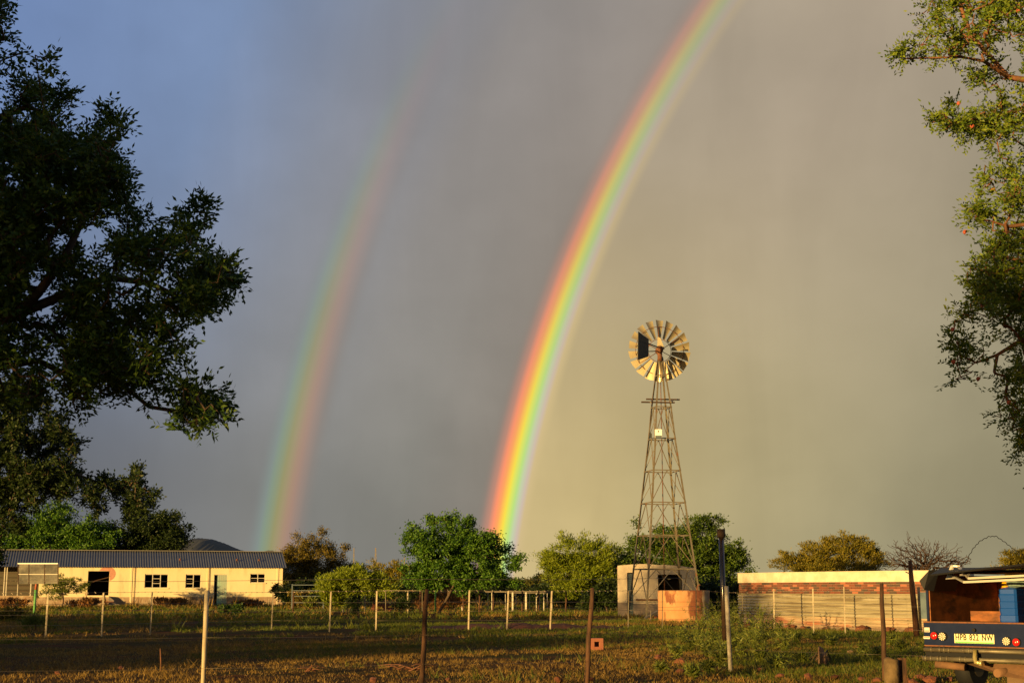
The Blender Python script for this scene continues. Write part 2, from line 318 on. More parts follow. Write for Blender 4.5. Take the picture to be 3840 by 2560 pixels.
# ------------------------------------------------------------------ vegetation tools
def unit(a): return a / np.maximum(np.linalg.norm(a, axis=-1, keepdims=True), 1e-9)
def leaf_quads(c, ax, L, Wd, rg):
    "diamond leaves from base c along axis ax"
    n = len(c); r = unit(np.cross(ax, rg.normal(size=(n, 3)))); L = np.broadcast_to(L, (n,))[:, None]; Wd = np.broadcast_to(Wd, (n,))[:, None]
    m = c + ax * L * .45
    V = np.stack([c, m + r * Wd / 2, c + ax * L, m - r * Wd / 2], 1).reshape(-1, 3)
    return V, np.arange(4 * n).reshape(n, 4)
def pinnate(base, d, L, rg, pairs=5, ll=.05, lw=.02):
    "compound leaves: rachis along d, leaflets both sides"
    n = len(base); up = np.array([0, 0, 1.]) + rg.normal(size=(n, 3)) * .5
    side = unit(np.cross(d, up)); Vs = []
    for j in range(pairs):
        f = (j + 1.2) / (pairs + .6); p = base + d * (L * f)[:, None] + np.array([0, 0, -1.]) * (L * f * f * .25)[:, None]
        for sg in (-1, 1):
            ax = unit(side * sg + d * .55 + rg.normal(size=(n, 3)) * .22)
            V, _ = leaf_quads(p, ax, ll * (1 - .35 * abs(f - .5)) * rg.uniform(.8, 1.2, n), lw, rg); Vs.append(V)
    V, _ = leaf_quads(base + d * L[:, None], unit(d + rg.normal(size=(n, 3)) * .2), ll, lw, rg); Vs.append(V)
    V = np.concatenate(Vs); return V
def grow(nodes, par, att, rg, bend=.12, pen=.25, mid=2):
    "join attractors to the nearest part of the skeleton"
    P = [np.array(p, float) for p in nodes]; pr = list(par); plen = [0.]
    for i in range(1, len(P)): plen.append(plen[pr[i]] + np.linalg.norm(P[i] - P[pr[i]]))
    A = np.array(P); root = A[len(nodes) - 1] if len(nodes) < 3 else A.mean(0)
    order = np.argsort(np.min(np.linalg.norm(att[:, None] - A[None], axis=2), axis=1)); tips = []
    arr = np.empty((len(P) + len(att) * (mid + 1), 3)); arr[:len(P)] = A; pl = np.zeros(len(arr)); pl[:len(P)] = plen; k = len(P)
    for ai in order:
        a = att[ai]; dd = np.linalg.norm(arr[:k] - a, axis=1) + pen * pl[:k]; j = int(np.argmin(dd)); s = arr[j].copy(); L = np.linalg.norm(a - s); prev = j
        for q in range(1, mid + 2):
            f = q / (mid + 1); p = s + (a - s) * f
            if q <= mid: p = p + rg.normal(size=3) * L * bend * .6 + np.array([0, 0, -L * bend * math.sin(math.pi * f)])
            arr[k] = p; pl[k] = pl[prev] + np.linalg.norm(p - arr[prev]); pr.append(prev); prev = k; k += 1
        tips.append(k - 1)
    return arr[:k], np.array(pr), np.array(tips)
def skeleton_mesh(name, P, pr, m, rtip, rmax, n=5, root_r=None, expo=2.3):
    cnt = np.zeros(len(P)); kids = np.zeros(len(P), int)
    for i in range(1, len(P)): kids[pr[i]] += 1
    for i in range(len(P) - 1, 0, -1):
        if kids[i] == 0: cnt[i] = max(cnt[i], 1)
        cnt[pr[i]] += max(cnt[i], 1)
    r = np.minimum(rtip * np.maximum(cnt, 1) ** (1 / expo), rmax)
    e = np.arange(1, len(P)); a = P[pr[e]]; b = P[e]; d = unit(b - a)
    u = unit(np.cross(d, np.where(np.abs(d[:, 2:3]) > .9, [[1, 0, 0]], [[0, 0, 1]]))); v = np.cross(d, u)
    ra = np.minimum(r[pr[e]], r[e] * 1.6); rb = r[e]; th = np.arange(n) * 2 * math.pi / n
    ring = u[:, None] * np.cos(th)[None, :, None] + v[:, None] * np.sin(th)[None, :, None]
    V = np.concatenate([a[:, None] + ring * ra[:, None, None], b[:, None] + ring * rb[:, None, None]], 1).reshape(-1, 3)
    k = np.arange(n); q = np.stack([k, (k + 1) % n, (k + 1) % n + n, k + n], 1)
    Fc = (np.arange(len(e))[:, None, None] * 2 * n + q[None]).reshape(-1, 4)
    return fast(name, V, Fc, m, True)
def in_poly(p, poly):
    x, y = p[:, 0], p[:, 1]; c = np.zeros(len(p), bool); j = len(poly) - 1
    for i in range(len(poly)):
        xi, yi = poly[i]; xj, yj = poly[j]
        c ^= ((yi > y) != (yj > y)) & (x < (xj - xi) * (y - yi) / (yj - yi + 1e-9) + xi); j = i
    return c
def vnoise(p, sc, seed=0):
    "cheap smooth pseudo noise"
    r = np.random.default_rng(seed); o = np.zeros(len(p))
    for k in range(6):
        w = r.normal(size=p.shape[1]) * sc * (1 + .5 * k); o += np.sin(p @ w + r.uniform(0, 6.28)) / (1 + .4 * k)
    return o / 2.2
def tree_root(name, loc, label, group=None, cat='tree'):
    return empty(name, loc, 0, label, cat, group)
def finish_tree(root, skel, foli, extra=()):
    o = Vector(root.location)
    for nm, me in (('trunk', skel), ('crown', foli)) + tuple(extra):
        if me is None: continue
        ob = link(nm, me, None, root)
        me.transform(Matrix.Translation(-o))
        if nm == 'crown': ob['kind'] = 'stuff'
    return root
def bush(name, lobes, d, label, m, nclump, nleaf, L, Wd, sig, bark='bark_d', trunk=None, group=None, style='leaf', seed=1, shell=.34, natt=70, rtip=.012, rmax=.16, flat=1., hole=None, cat='tree', stems=1):
    "lobes: (px x, px y, px rx, px ry[, depth offset]) at distance d"
    rg = np.random.default_rng(seed); sc = d / F; cs = []; wts = np.array([l[2] * l[3] for l in lobes], float); wts /= wts.sum(); cen = []
    for l, w in zip(lobes, wts):
        n = max(4, int(nclump * w)); c = np.array(px(l[0], l[1], d + (l[4] if len(l) > 4 else 0))); rx, rz = l[2] * sc, l[3] * sc; ry = (rx + rz) / 2 * 1.05
        nbo = max(5, n // (7 if style == 'leaf' else 3)); q = unit(rg.normal(size=(nbo, 3))) * (rg.random(nbo) ** shell)[:, None] * rg.uniform(.8, 1.12, nbo)[:, None]
        q = q * [rx, ry, rz * flat]; q = q[rg.integers(0, nbo, n)] + rg.normal(size=(n, 3)) * [rx * .13, ry * .13, rz * .12]
        cs.append(q + c); cen.append(np.repeat(c[None], n, 0))
        if style != 'up' and n > 20:      # shoots poking out of the crown
            for k_ in range(max(2, n // 26)):
                e = unit(rg.normal(size=3) + [0, 0, .55]); ln = rg.uniform(.12, .34) * min(rx, 2.2); m_ = 4
                st_ = c + e * [rx, ry, rz * flat] * .93; sh_ = st_ + e * np.linspace(0, ln, m_)[:, None] + rg.normal(size=(m_, 3)) * .04; cs.append(sh_); cen.append(np.repeat(c[None], m_, 0))
    P = np.concatenate(cs); Ce = np.concatenate(cen)
    if hole: k = vnoise(P, hole[0], seed + 3) > hole[1]; P, Ce = P[k], Ce[k]
    k = P[:, 2] > .12; P, Ce = P[k], Ce[k]
    sig = sig * rg.uniform(.55, 1.25, len(P))
    x0 = trunk if trunk is not None else lobes[0][0]; base = np.array(gx(x0, d)); top = np.array(P.mean(0)); top[2] = max(.5, P[:, 2].min() * .6 + .4 * P[:, 2].mean())
    root = tree_root(name, tuple(base), label, group, cat)
    nodes = [base + [0, 0, -.1], base * .5 + top * .5 + rg.normal(size=3) * .08 * [1, 1, 0], top]; nodes[1][2] = top[2] * .5
    att = P[rg.choice(len(P), min(natt, len(P)), False)]
    SP, pr, tips = grow(nodes, [0, 0, 1], att, rg, .10)
    skel = skeleton_mesh('trunk', SP, pr, K[bark], rtip, rmax)
    if nleaf:
        idx = np.repeat(np.arange(len(P)), nleaf); c = P[idx] + rg.normal(size=(len(idx), 3)) * sig[idx][:, None] * [1, 1, .75 if style != 'acacia' else .5]
        out = unit(c - Ce[idx] + 1e-6)
        if style == 'leaf': ax = unit(out * .6 + rg.normal(size=c.shape) * .8 + [0, 0, -.15])
        elif style == 'acacia': ax = unit(out * .7 + rg.normal(size=c.shape) * .55 + [0, 0, .55])
        else: ax = unit(out * .5 + rg.normal(size=c.shape) * .5 + [0, 0, 1.1])
        c[:, 2] = np.maximum(c[:, 2], .05)
        V, Fq = leaf_quads(c, ax, L * rg.uniform(.6, 1.3, len(c)), Wd, rg); foli = fast('crown', V, Fq, K[m])
    else: foli = None
    return finish_tree(root, skel, foli)

# ------------------------------------------------------------------ distant hill and wood
def hill(name, prof, d, depth, label):
    pts = np.array(prof, float); xs = np.linspace(pts[0, 0], pts[-1, 0], 240); y = np.interp(xs, pts[:, 0], pts[:, 1]); y = y + 1.6 * vnoise(xs[:, None], .05, 5) + 1.0 * vnoise(xs[:, None], .22, 8)
    top = np.array([px(a, b_, d) for a, b_ in zip(xs, y)]); V = []; ks = np.linspace(-1, 1, 13)
    for k in ks:
        h = (math.cos(k * math.pi) + 1) / 2; row = top.copy(); row[:, 1] += k * depth; row[:, 2] = -1 + (top[:, 2] + 1) * h * (1 + .04 * vnoise(top + k * 50, .01, 2) * h * (1 - h)); V.append(row)
    n = len(xs); i2 = np.arange(12)[:, None] * n + np.arange(n - 1)[None]
    o = link(name, fast(name, np.concatenate(V), np.stack([i2, i2 + 1, i2 + n + 1, i2 + n], -1).reshape(-1, 4), K['hill'], True)); tag(o, kind='structure')
hill('hill', [(420, 2205), (520, 2090), (600, 2050), (660, 2040), (700, 2026), (745, 2016), (800, 2022), (850, 2040), (905, 2062), (935, 2068), (975, 2074), (1000, 2063), (1020, 2062), (1050, 2072), (1090, 2085), (1250, 2150), (1400, 2205)], 2600, 500, '')
def thicket(name, x0, x1, d, ytop, n, m, seed):
    rg = np.random.default_rng(seed); xs_ = rg.uniform(x0, x1, n); dd = d * rg.uniform(.93, 1.12, n)
    X = (xs_ - 1920) / F * dd; H = np.array([px(1920, ytop, v).z for v in dd]) * (.62 + .3 * vnoise(xs_[:, None], .02, seed) + .12 * vnoise(xs_[:, None], .07, seed + 1))
    z = rg.random(n) ** .6 * np.maximum(H, .5); c = np.stack([X, dd, z], 1)
    V, Fq = leaf_quads(c, unit(rg.normal(size=c.shape) + [0, 0, .6]), .75 * d / 180 * rg.uniform(.6, 1.3, n), .42 * d / 180, rg)
    return tag(link(name, fast(name, V, Fq, K[m])), kind='stuff')
thicket('distant_thicket', -300, 4200, 210, 2150, 26000, 'leaf_olive', 3)
tag(bpy.data.objects['distant_thicket'], 'low olive scrub along the far edge of the field', 'scrub')
for i, (x, yt, yb, d, lb) in enumerate([(1405, 2053, 2140, 420, 'tallest pale lattice mast on the horizon left of the leafy tree'), (1323, 2053, 2120, 520, 'faint lattice mast just right of the rusty tree crown'), (1514, 2087, 2150, 560, 'small faint mast beside the leafy green tree')]):
    b0 = gx(x, d); top = px(x + 1, yt, d); r0 = empty('lattice_mast', tuple(b0), 0, lb, 'mast', 'masts on the horizon'); h = top.z; w = .55 if i == 0 else .4
    for sxx in (-1, 1):
        for sy in (-1, 1):
            MB().bar((sxx * w, sy * w, 0), (sxx * .08, sy * .08, h), .12).build('leg', K['galv'], r0)
    mb = MB()
    for q in range(9):
        a = q / 9; b_ = (q + 1) / 9; wa = w * (1 - a) + .08 * a; wb = w * (1 - b_) + .08 * b_
        mb.bar((-wa, -wa, a * h), (wb, -wb, b_ * h), .07); mb.bar((wa, -wa, a * h), (-wb, -wb, b_ * h), .07)
    mb.build('bracing', K['galv'], r0)

# ------------------------------------------------------------------ long cream house
HA = R(16); PR = gd(1057, 2268); hr = Vector((math.cos(HA), math.sin(HA), 0)); hf = Vector((-math.sin(HA), math.cos(HA), 0))
house = empty('farm_building', tuple(PR), HA, 'long low cream building with corrugated roof and brown plinth', 'building')
def hx(x):
    k = (x - 1920) / F / (px(1920, 2200, 1).y if False else 1); X = px(x, 2200, 100).x / 100
    return (X * PR.y - PR.x) / (hr.x - X * hr.y)
def hz(x, y):
    tt = hx(x); d = PR.y + tt * hr.y; return px(x, y, d).z
HL = hx(-260); HE = hz(1000, 2124) ; HD = 6.0; RH = 1.25
WT = .23
holes = [(hx(328), hx(408), hz(368, 2231), hz(368, 2140)), (hx(541.6), hx(629.6), hz(585, 2203.5), hz(585, 2151)), (hx(695), hx(753), hz(724, 2204), hz(724, 2152)),
         (hx(802), hx(852), -.1, hz(827, 2152.5)), (hx(937.5), hx(993.6), hz(965, 2184), hz(965, 2149.5)), (HL - 1, hx(145), hz(100, 2232), hz(60, 2119))]
def holed(mb, x0, x1, z0, z1, holes, y0, y1):
    cuts = sorted({x0, x1} | {min(max(h[k], x0), x1) for h in holes for k in (0, 1)})
    for a, b_ in zip(cuts, cuts[1:]):
        if b_ - a < 1e-5: continue
        c = (a + b_) / 2; z = z0
        for h in sorted([h for h in holes if h[0] < c < h[1]], key=lambda h: h[2]):
            lo, hi = max(h[2], z0), min(h[3], z1)
            lo = min(lo, z1)
            if lo > z: mb.box((a, y0, z), (b_, y1, lo))
            z = max(z, hi)
            if hi >= z1: z = z1
        if z < z1: mb.box((a, y0, z), (b_, y1, z1))
    return mb
PZ = hz(900, 2236.5)
holed(MB(), HL, 0, PZ, HE, holes, 0, WT).build('wall', K['cream'], house)
MB().box((HL, -.02, -.1), (hx(145), WT - .003, hz(100, 2232) - .01)).build('porch_plinth', K['plinth'], house)
MB().box((hx(145) + .002, -.02, -.1), (holes[3][0], WT - .003, PZ)).build('plinth', K['plinth'], house)
MB().box((holes[3][1], -.02, -.1), (.012, WT - .003, PZ)).build('plinth', K['plinth'], house)
MB().box((-WT, WT + .002, -.1), (0, HD, HE)).build('end_wall', K['cream'], house)
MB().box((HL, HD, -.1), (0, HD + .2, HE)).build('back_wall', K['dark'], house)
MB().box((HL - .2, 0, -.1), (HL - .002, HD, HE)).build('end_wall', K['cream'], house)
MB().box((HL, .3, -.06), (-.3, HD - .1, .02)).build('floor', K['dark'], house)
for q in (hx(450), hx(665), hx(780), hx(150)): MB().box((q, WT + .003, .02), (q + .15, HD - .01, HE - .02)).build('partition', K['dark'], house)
MB().box((HL, 2.2, .02), (hx(148), 2.35, HE - .02)).build('porch_back_wall', K['dark'], house)  # dark colour carries the porch shade
for q, w in ((hx(14), .07), (hx(23), .07), (hx(115), .08), (hx(66), .05)):
    MB().box((q - w / 2, .06, hz(100, 2232) - .02), (q + w / 2, .06 + w, HE)).build('porch_post', K['frame'], house)
for yy in (2150, 2178, 2197, 2216): MB().box((HL, .08, hz(60, yy)), (hx(143), .11, hz(60, yy) + .03)).build('porch_rail', K['wood'], house)
dcx, dcz, dr1, dr2 = hx(399), hz(399, 2150), .66, .58; hxr, hzt = holes[0][1] + .002, holes[0][3] + .002
dpts = [(dcx + dr1 * math.cos(a), dcz + dr2 * math.sin(a)) for a in np.linspace(math.pi * 1.25, -math.pi * .75, 90)]
dpts = [p for p in dpts if p[0] > hxr or p[1] > hzt] + [(hxr, hzt)]
MB().prism(dpts, (0, -.003, 0), (1, 0, 0), (0, 0, 1), (0, -1, 0), .004).build('painted_disc', K['pink'], house)
for a in (hx(778), hx(1040), hx(491)): MB().box((a - .07, -.035, -.05), (a + .07, -.001, HE - .05)).build('pilaster', K['cream'], house)
for a in (hx(503), hx(783.5)): MB().tube([(a, -.05, .1), (a, -.05, HE - .1)], .018, 6).build('downpipe', K['rust'], house)
def window(h, cols, bars):
    x0, x1, z0, z1 = h; f = MB(); y0, y1 = .05, .09; w = .05
    o = MB().box((x0, y0, z0), (x0 + w, y1, z1)).box((x1 - w, y0, z0), (x1, y1, z1)).box((x0 + w, y0, z1 - w), (x1 - w, y1, z1)).box((x0 + w, y0, z0), (x1 - w, y1, z0 + w)).build('window', K['frame'], house)
    for c in range(1, cols):
        xx = x0 + (x1 - x0) * c / cols; MB().box((xx - .03, y0 + .003, z0 + w), (xx + .03, y1 - .003, z1 - w)).build('mullion', K['frame'], o)
    for (c, k) in bars:
        a = x0 + (x1 - x0) * c / cols + .03; e = x0 + (x1 - x0) * (c + 1) / cols - .03; zz = z0 + (z1 - z0) * k
        MB().box((a, y0 + .006, zz - .02), (e, y1 - .006, zz + .02)).build('glazing_bar', K['frame'], o)
    MB().box((x0 - .06, -.06, z0 - .07), (x1 + .06, .05, z0 - .001)).build('sill', K['cream'], o)
window(holes[1], 3, [(1, .33), (1, .67)]); window(holes[2], 2, [(0, .33), (0, .67)]); window(holes[4], 2, [(0, .5), (1, .5)])
x0, x1, z0, z1 = holes[3]; dr = MB().box((x0 + .24, .02, 0), (x0 + .26, .10, z1 - .02)).build('door', K['tealdark'], house)
nb = 5; bw = (x1 - x0 - .30) / nb
for q in range(nb): MB().box((x0 + .27 + q * bw, .03 + .006 * (q % 2), .03), (x0 + .27 + (q + 1) * bw - .012, .08, z1 - .05)).build('plank', K['teal'], dr)
MB().box((x0, .04, 0), (x0 + .05, .10, z1)).box((x0 + .05, .04, z1 - .045), (x1, .10, z1)).box((x1 - .05, .04, 0), (x1, .10, z1 - .045)).build('door_frame', K['frame'], house)
ok = MB(); x0, x1, z0, z1 = holes[0]
ok.tube([(x0 + .1, .3, z0 + .9), (x0 + .6, .28, z0 + 1.15), (x1 - .1, .2, z0 + 1.4), (x1 + .05, -.02, z0 + 1.5)], [.05, .04, .03, .02], 6); ok.build('broken_batten', K['wood'], house)
ok = MB()
for q in range(9):
    c = Vector((x0 + rng.uniform(-.2, 1.5), -.5 - rng.uniform(0, .8), .12 + rng.uniform(0, .3))); dd = Vector((rng.normal(), rng.normal() * .4, rng.normal() * .3)).normalized() * rng.uniform(.4, .9); ok.bar(c - dd, c + dd, .06)
tag(ok.build('broken_timber_heap', K['rust'], None, loc=tuple(PR), rz=HA), 'heap of broken reddish timber under the wrecked opening of the building', 'timber')
# ramp slab leaning by the opening
tag(MB().prism([(0, 0), (.95, 0), (0, .75)], (x1 + .02, -.5, 0), (1, 0, 0), (0, 0, 1), (0, 1, 0), .5).build('concrete_ramp', K['shedlow'], None, loc=tuple(PR), rz=HA), 'grey wedge of fallen concrete against the cream wall right of the dark opening', 'concrete')
# roof sheets
ov = .28; ze = HE + .03; rz_ = ze + RH; yr = HD / 2
def roofsheet(wd, slope_front=True):
    prof = []; nr = 4; x = 0; p = wd / nr
    for k in range(nr): prof += [(x, 0), (x + p * .55, 0), (x + p * .66, .035), (x + p * .88, .035)]; x += p
    prof.append((wd, 0)); y0, y1 = (-ov, yr); zA, zB = ze - ov * RH / yr, rz_
    V = [(a, y0, zA + h) for a, h in prof] + [(a, y1, zB + h) for a, h in prof] + [(a, y0, zA + h - .012) for a, h in prof]
    n = len(prof); return MB().add(V, [(i, i + 1, n + i + 1, n + i) for i in range(n - 1)] + [(i, i + 1, 2 * n + i + 1, 2 * n + i) for i in range(n - 1)])
wd = .80; rsm = roofsheet(wd - .004).mesh('roof_sheet', K['roof']); nsh = int((-HL + .5) / wd) + 1
roof = MB().add([(HL, yr, rz_ - .02), (.3, yr, rz_ - .02), (.3, HD + ov, ze - .1), (HL, HD + ov, ze - .1)], [(0, 1, 2, 3)]).build('roof', K['roof'], house)
for q in range(nsh):
    o = link('roof_sheet', rsm, None, roof, (.3 - wd * (q + 1), 0, .004 * (q % 2)))
MB().box((HL, yr - .17, rz_ + .01), (.32, yr + .17, rz_ + .06)).build('ridge_cap', K['ridge'], roof)
MB().box((HL, -.02, HE - .06), (.02, 0 - .003, HE + .0)).build('wall_plate', K['plinth'], house)
MB().add([(.0, WT, HE), (.0, HD, HE), (.0, yr, rz_ - .05), (-.2, WT, HE), (-.2, HD, HE), (-.2, yr, rz_ - .05)], [(0, 1, 2), (3, 5, 4), (0, 2, 5, 3), (1, 4, 5, 2)]).build('gable', K['cream'], house)
for xx, yy in ((888, 2096), (972, 2085), (672, 2090)):
    tag(MB().tube([(hx(xx), .9, ze + .48), (hx(xx) + .05, .95, ze + .62)], [.09, .06], 7).build('roof_stone', K['rock'], None, loc=tuple(PR), rz=HA), {888: 'round stone lying mid-slope on the corrugated roof above the teal door', 972: 'stone near the ridge at the right end of the corrugated roof', 672: 'small dark stone on the roof above the two-light window'}[xx], 'stone', 'stones holding down the roof')

# ------------------------------------------------------------------ backboard post
bp = gd(128, 2300); bb = empty('basketball_hoop_stand', tuple(bp), 0, 'basketball backboard of glass panels on a red and green post', 'backboard')
o_ = Vector(bp); dB = bp.y
pp = [px(128, 2303, dB), px(134, 2210, dB), px(141, 2152, dB)]
MB().tube([Vector((0, 0, -.1)), pp[1] - o_], .07, 8).build('post', K['greenpaint'], bb)
MB().tube([pp[1] - o_ + Vector((0, 0, .005)), pp[2] - o_], .065, 8).build('upper_post', K['redpaint'], bb)
MB().bar(px(112, 2150, dB) - o_, px(170, 2150, dB) - o_, .09).bar(px(116, 2160, dB) - o_, px(170, 2160, dB) - o_, .07).bar(px(116, 2138, dB) - o_, px(170, 2138, dB) - o_, .07).build('bracket', K['redpaint'], bb)
c0_, c1_, r0_, r1_ = 72, 221, 2113, 2189
xsb = [72, 112, 171, 221]; ysb = [2113, 2152, 2189]
for i in range(3):
    for j in range(2):
        a = px(xsb[i] + 1.5, ysb[j] + 1.5, dB - .12) - o_; b_ = px(xsb[i + 1] - 1.5, ysb[j + 1] - 1.5, dB - .12) - o_
        MB().box((a.x, -.17, a.z), (b_.x, -.14, b_.z)).build('panel', K['board'], bb)
MB().box(px(71, 2110, dB) - o_ + Vector((0, -.2, 0)), px(221, 2114, dB) - o_ + Vector((0, -.1, 0))).build('top_rail', K['white'], bb)
for xx in xsb: MB().bar(px(xx, 2114, dB) - o_ + Vector((0, -.15, 0)), px(xx, 2190, dB) - o_ + Vector((0, -.15, 0)), .045).build('frame_bar', K['plank'], bb)
MB().bar(px(73, 2152, dB) - o_ + Vector((0, -.15, 0)), px(220, 2152, dB) - o_ + Vector((0, -.15, 0)), .04).build('frame_bar', K['frame'], bb)

# ------------------------------------------------------------------ shed behind the windmill
sd = 70.; sp0 = gx(2317, sd); shed = empty('pump_shed', tuple(sp0), R(-6), 'small grey plastered shed with dark opening behind the windmill', 'shed')
def sxp(x): return px(x, 2200, sd).x - sp0.x
def szp(y): return px(2400, y, sd).z
SW = sxp(2606); sh = [(sxp(2352), sxp(2374), -.1, szp(2146)), (sxp(2467), sxp(2556), szp(2262), szp(2153))]
holed(MB(), 0, SW, -.1, szp(2131), sh, 0, .2).build('front_wall', K['shed'], shed)
prf = [(2317, 2119.5), (2345, 2117), (2400, 2113.5), (2440, 2114), (2470, 2117), (2490, 2116), (2540, 2120), (2606, 2128)]
MB().prism([(sxp(a), szp(b_)) for a, b_ in prf] + [(SW, szp(2131) + .002), (0, szp(2131) + .002)], (0, 0, 0), (1, 0, 0), (0, 0, 1), (0, 1, 0), .2).build('parapet', K['shed'], shed)
MB().box((0, -.02, -.1), (sh[0][0], -.002, szp(2258))).build('plinth', K['shedlow'], shed); MB().box((sh[0][1], -.02, -.1), (SW, -.002, szp(2262))).build('plinth', K['shedlow'], shed)
MB().box((0, .201, -.1), (.2, 3, szp(2131))).build('side_wall', K['shed'], shed); MB().box((SW - .2, .201, -.1), (SW, 3, szp(2131))).build('side_wall', K['shed'], shed)
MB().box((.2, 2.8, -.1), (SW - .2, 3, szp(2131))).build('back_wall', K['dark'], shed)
MB().box((-.05, .21, szp(2131) + .004), (SW + .05, 3.1, szp(2131) + .06)).build('roof', K['rust'], shed)
zz = szp(2298); k = 0
lv = MB().box((sh[0][0], .06, 0), (sh[0][0] + .03, .14, sh[0][3])).box((sh[0][1] - .03, .06, 0), (sh[0][1], .14, sh[0][3])).build('louvre_door', K['slat'], shed)
n = 22; ztop = sh[0][3]
slm = MB().add([(0, .05, 0), (sh[0][1] - sh[0][0] - .066, .05, 0), (sh[0][1] - sh[0][0] - .066, .11, .075), (0, .11, .075), (0, .06, -.012), (sh[0][1] - sh[0][0] - .066, .06, -.012), (sh[0][1] - sh[0][0] - .066, .12, .063), (0, .12, .063)], [(0, 1, 2, 3), (7, 6, 5, 4), (0, 4, 5, 1), (2, 6, 7, 3), (1, 5, 6, 2), (0, 3, 7, 4)]).mesh('slat', K['slat'])
for q in range(n): link('slat', slm, None, lv, (sh[0][0] + .033, 0, .02 + q * (ztop - .05) / n))
MB().box((sxp(2384), -.12, szp(2250)), (sxp(2468), -.03, szp(2244.5))).build('bench_rail', K['rust'], shed)

# ------------------------------------------------------------------ windmill
wd_ = 64.; wc = gx(2494, wd_); mill = empty('wind_pump', tuple(wc), 0, 'steel lattice wind pump with eighteen-blade wheel and dark tail vane', 'windmill')
WO = Vector(wc)
def wp(x, y, dd=0): return px(x, y, wd_ + dd) - WO
# square tower, corners A (near left) B (near right) C (far right) D (far left)
lev_y = [2318, 2133, 2008, 1886, 1766, 1646, 1528, 1410, 1338]
hw = [None, 109.5, 93.5, 79, 64, 48.5, 36.5, 20, 9]
zc = []; rad = []
for y, h in zip(lev_y, hw):
    z = wp(2490, y).z; zc.append(z)
al = math.atan2(155, 245)
for h in hw: rad.append(None if h is None else h / F * wd_ / math.cos(al))
rad[0] = rad[1] + (rad[1] - rad[2]) / (zc[1] - zc[2]) * (zc[0] - zc[1]); zc[0] = -.1
cx = [wp(2494 - (2318 - y) * .0185, y).x for y in lev_y]
def corner(i, k):
    a = math.pi + (math.pi / 2 - al) + math.pi / 2 * k
    return Vector((cx[i] + rad[i] * math.cos(a), rad[i] * math.sin(a), zc[i]))
ang4 = [corner(1, k) for k in range(4)]
for k in range(4):
    mb = MB()
    for i in range(8):
        p, q = corner(i, k), corner(i + 1, k); out = Vector((p.x - cx[i], p.y, 0)).normalized(); sd_ = Vector((-out.y, out.x, 0))
        w = .066 if i < 5 else .06
        e1 = (out + sd_).normalized(); e2 = (out - sd_).normalized()
        for e in (e1, e2):
            nrm = Vector((-e.y, e.x, 0)); a = -e * w
            mb.add([p, p + a, p + a + nrm * .012, p + nrm * .012, q, q + a, q + a + nrm * .012, q + nrm * .012], [(0, 1, 2, 3), (7, 6, 5, 4), (0, 4, 5, 1), (1, 5, 6, 2), (2, 6, 7, 3), (3, 7, 4, 0)])
    mb.build('leg', K['galv'], mill)
for i in range(1, 8):
    for k in range(4):
        MB().bar(corner(i, k), corner(i, (k + 1) % 4), .042, .042).build('girt', K['galv'], mill)
for i in range(0, 6):
    for k in range(4):
        m_ = (corner(i + 1, k) + corner(i + 1, (k + 1) % 4)) / 2
        for q in (k, (k + 1) % 4):
            f = 0 if i else .40
            foot = corner(i, q) * (1 - f) + corner(i + 1, q) * f
            MB().bar(m_, foot, .034, .024).build('brace', K['galv'], mill)
for k in (0, 1): 
    f = .36; a = corner(0, k) * (1 - f) + corner(1, k) * f; b_ = corner(0, (k + 1) % 4) * (1 - f) + corner(1, (k + 1) % 4) * f
    MB().bar(a, b_, .055, .045).build('girt', K['galv'], mill)
MB().bar(wp(2418, 2318, -2) , wp(2500, 2272, -1.2), .09, .07).build('stay', K['galv'], mill)
MB().tube([(cx[0], 0, 0), (cx[4], 0, zc[4])], .022, 6).tube([(cx[4], 0, zc[4]), (cx[8], 0, zc[8])], .018, 6).build('pump_rod', K['rust'], mill)
for (xa, xb, y, dd) in ((2423, 2549, 1497, .35), (2405, 2530, 1508, -.35)):
    MB().bar(wp(xa, y - 1, dd), wp(xb, y + 1, dd), .16, .05, (0, 0, 1)).build('platform_plank', K['plank'], mill)
for xa in (2440, 2516): MB().bar(wp(xa, 1508, -.5), wp(xa + 8, 1498, .5), .06, .05).build('platform_bearer', K['galv'], mill)
bx_ = MB().box(wp(2457, 1641, -.72), wp(2481, 1610, -.62)).build('sign_plate', K['white'], mill)
MB().box(wp(2457.5, 1641, -.735), wp(2480.5, 1632, -.722)).build('grey_band', K['slat'], bx_)
MB().box(wp(2467, 1620, -.735), wp(2469.5, 1613, -.722)).build('keyhole', K['ink'], bx_)
MB().box(wp(2436, 1641, -.5), wp(2443, 1625, -.35)).build('lamp_box', K['darkmetal'], mill)
# head gearbox
hub = wp(2472, 1313); HB = MB()
HB.tube([hub + Vector((0, -.45, -.02)), hub + Vector((0, -.3, 0)), hub + Vector((0, .25, 0)), hub + Vector((0, .42, 0))], [.10, .17, .17, .12], 10)
HB.tube([hub + Vector((.03, -.1, -.5)), hub + Vector((.0, -.1, -.05))], [.10, .13], 8)
HB.build('gear_head', K['rust'], mill)
MB().prism([(-.10, .05), (.24, .05), (.05, .55), (-.07, .60)], hub + Vector((0, -.12, 0)), (1, 0, 0), (0, 0, 1), (0, 1, 0), .16).build('gear_hood', K['blade'], mill)
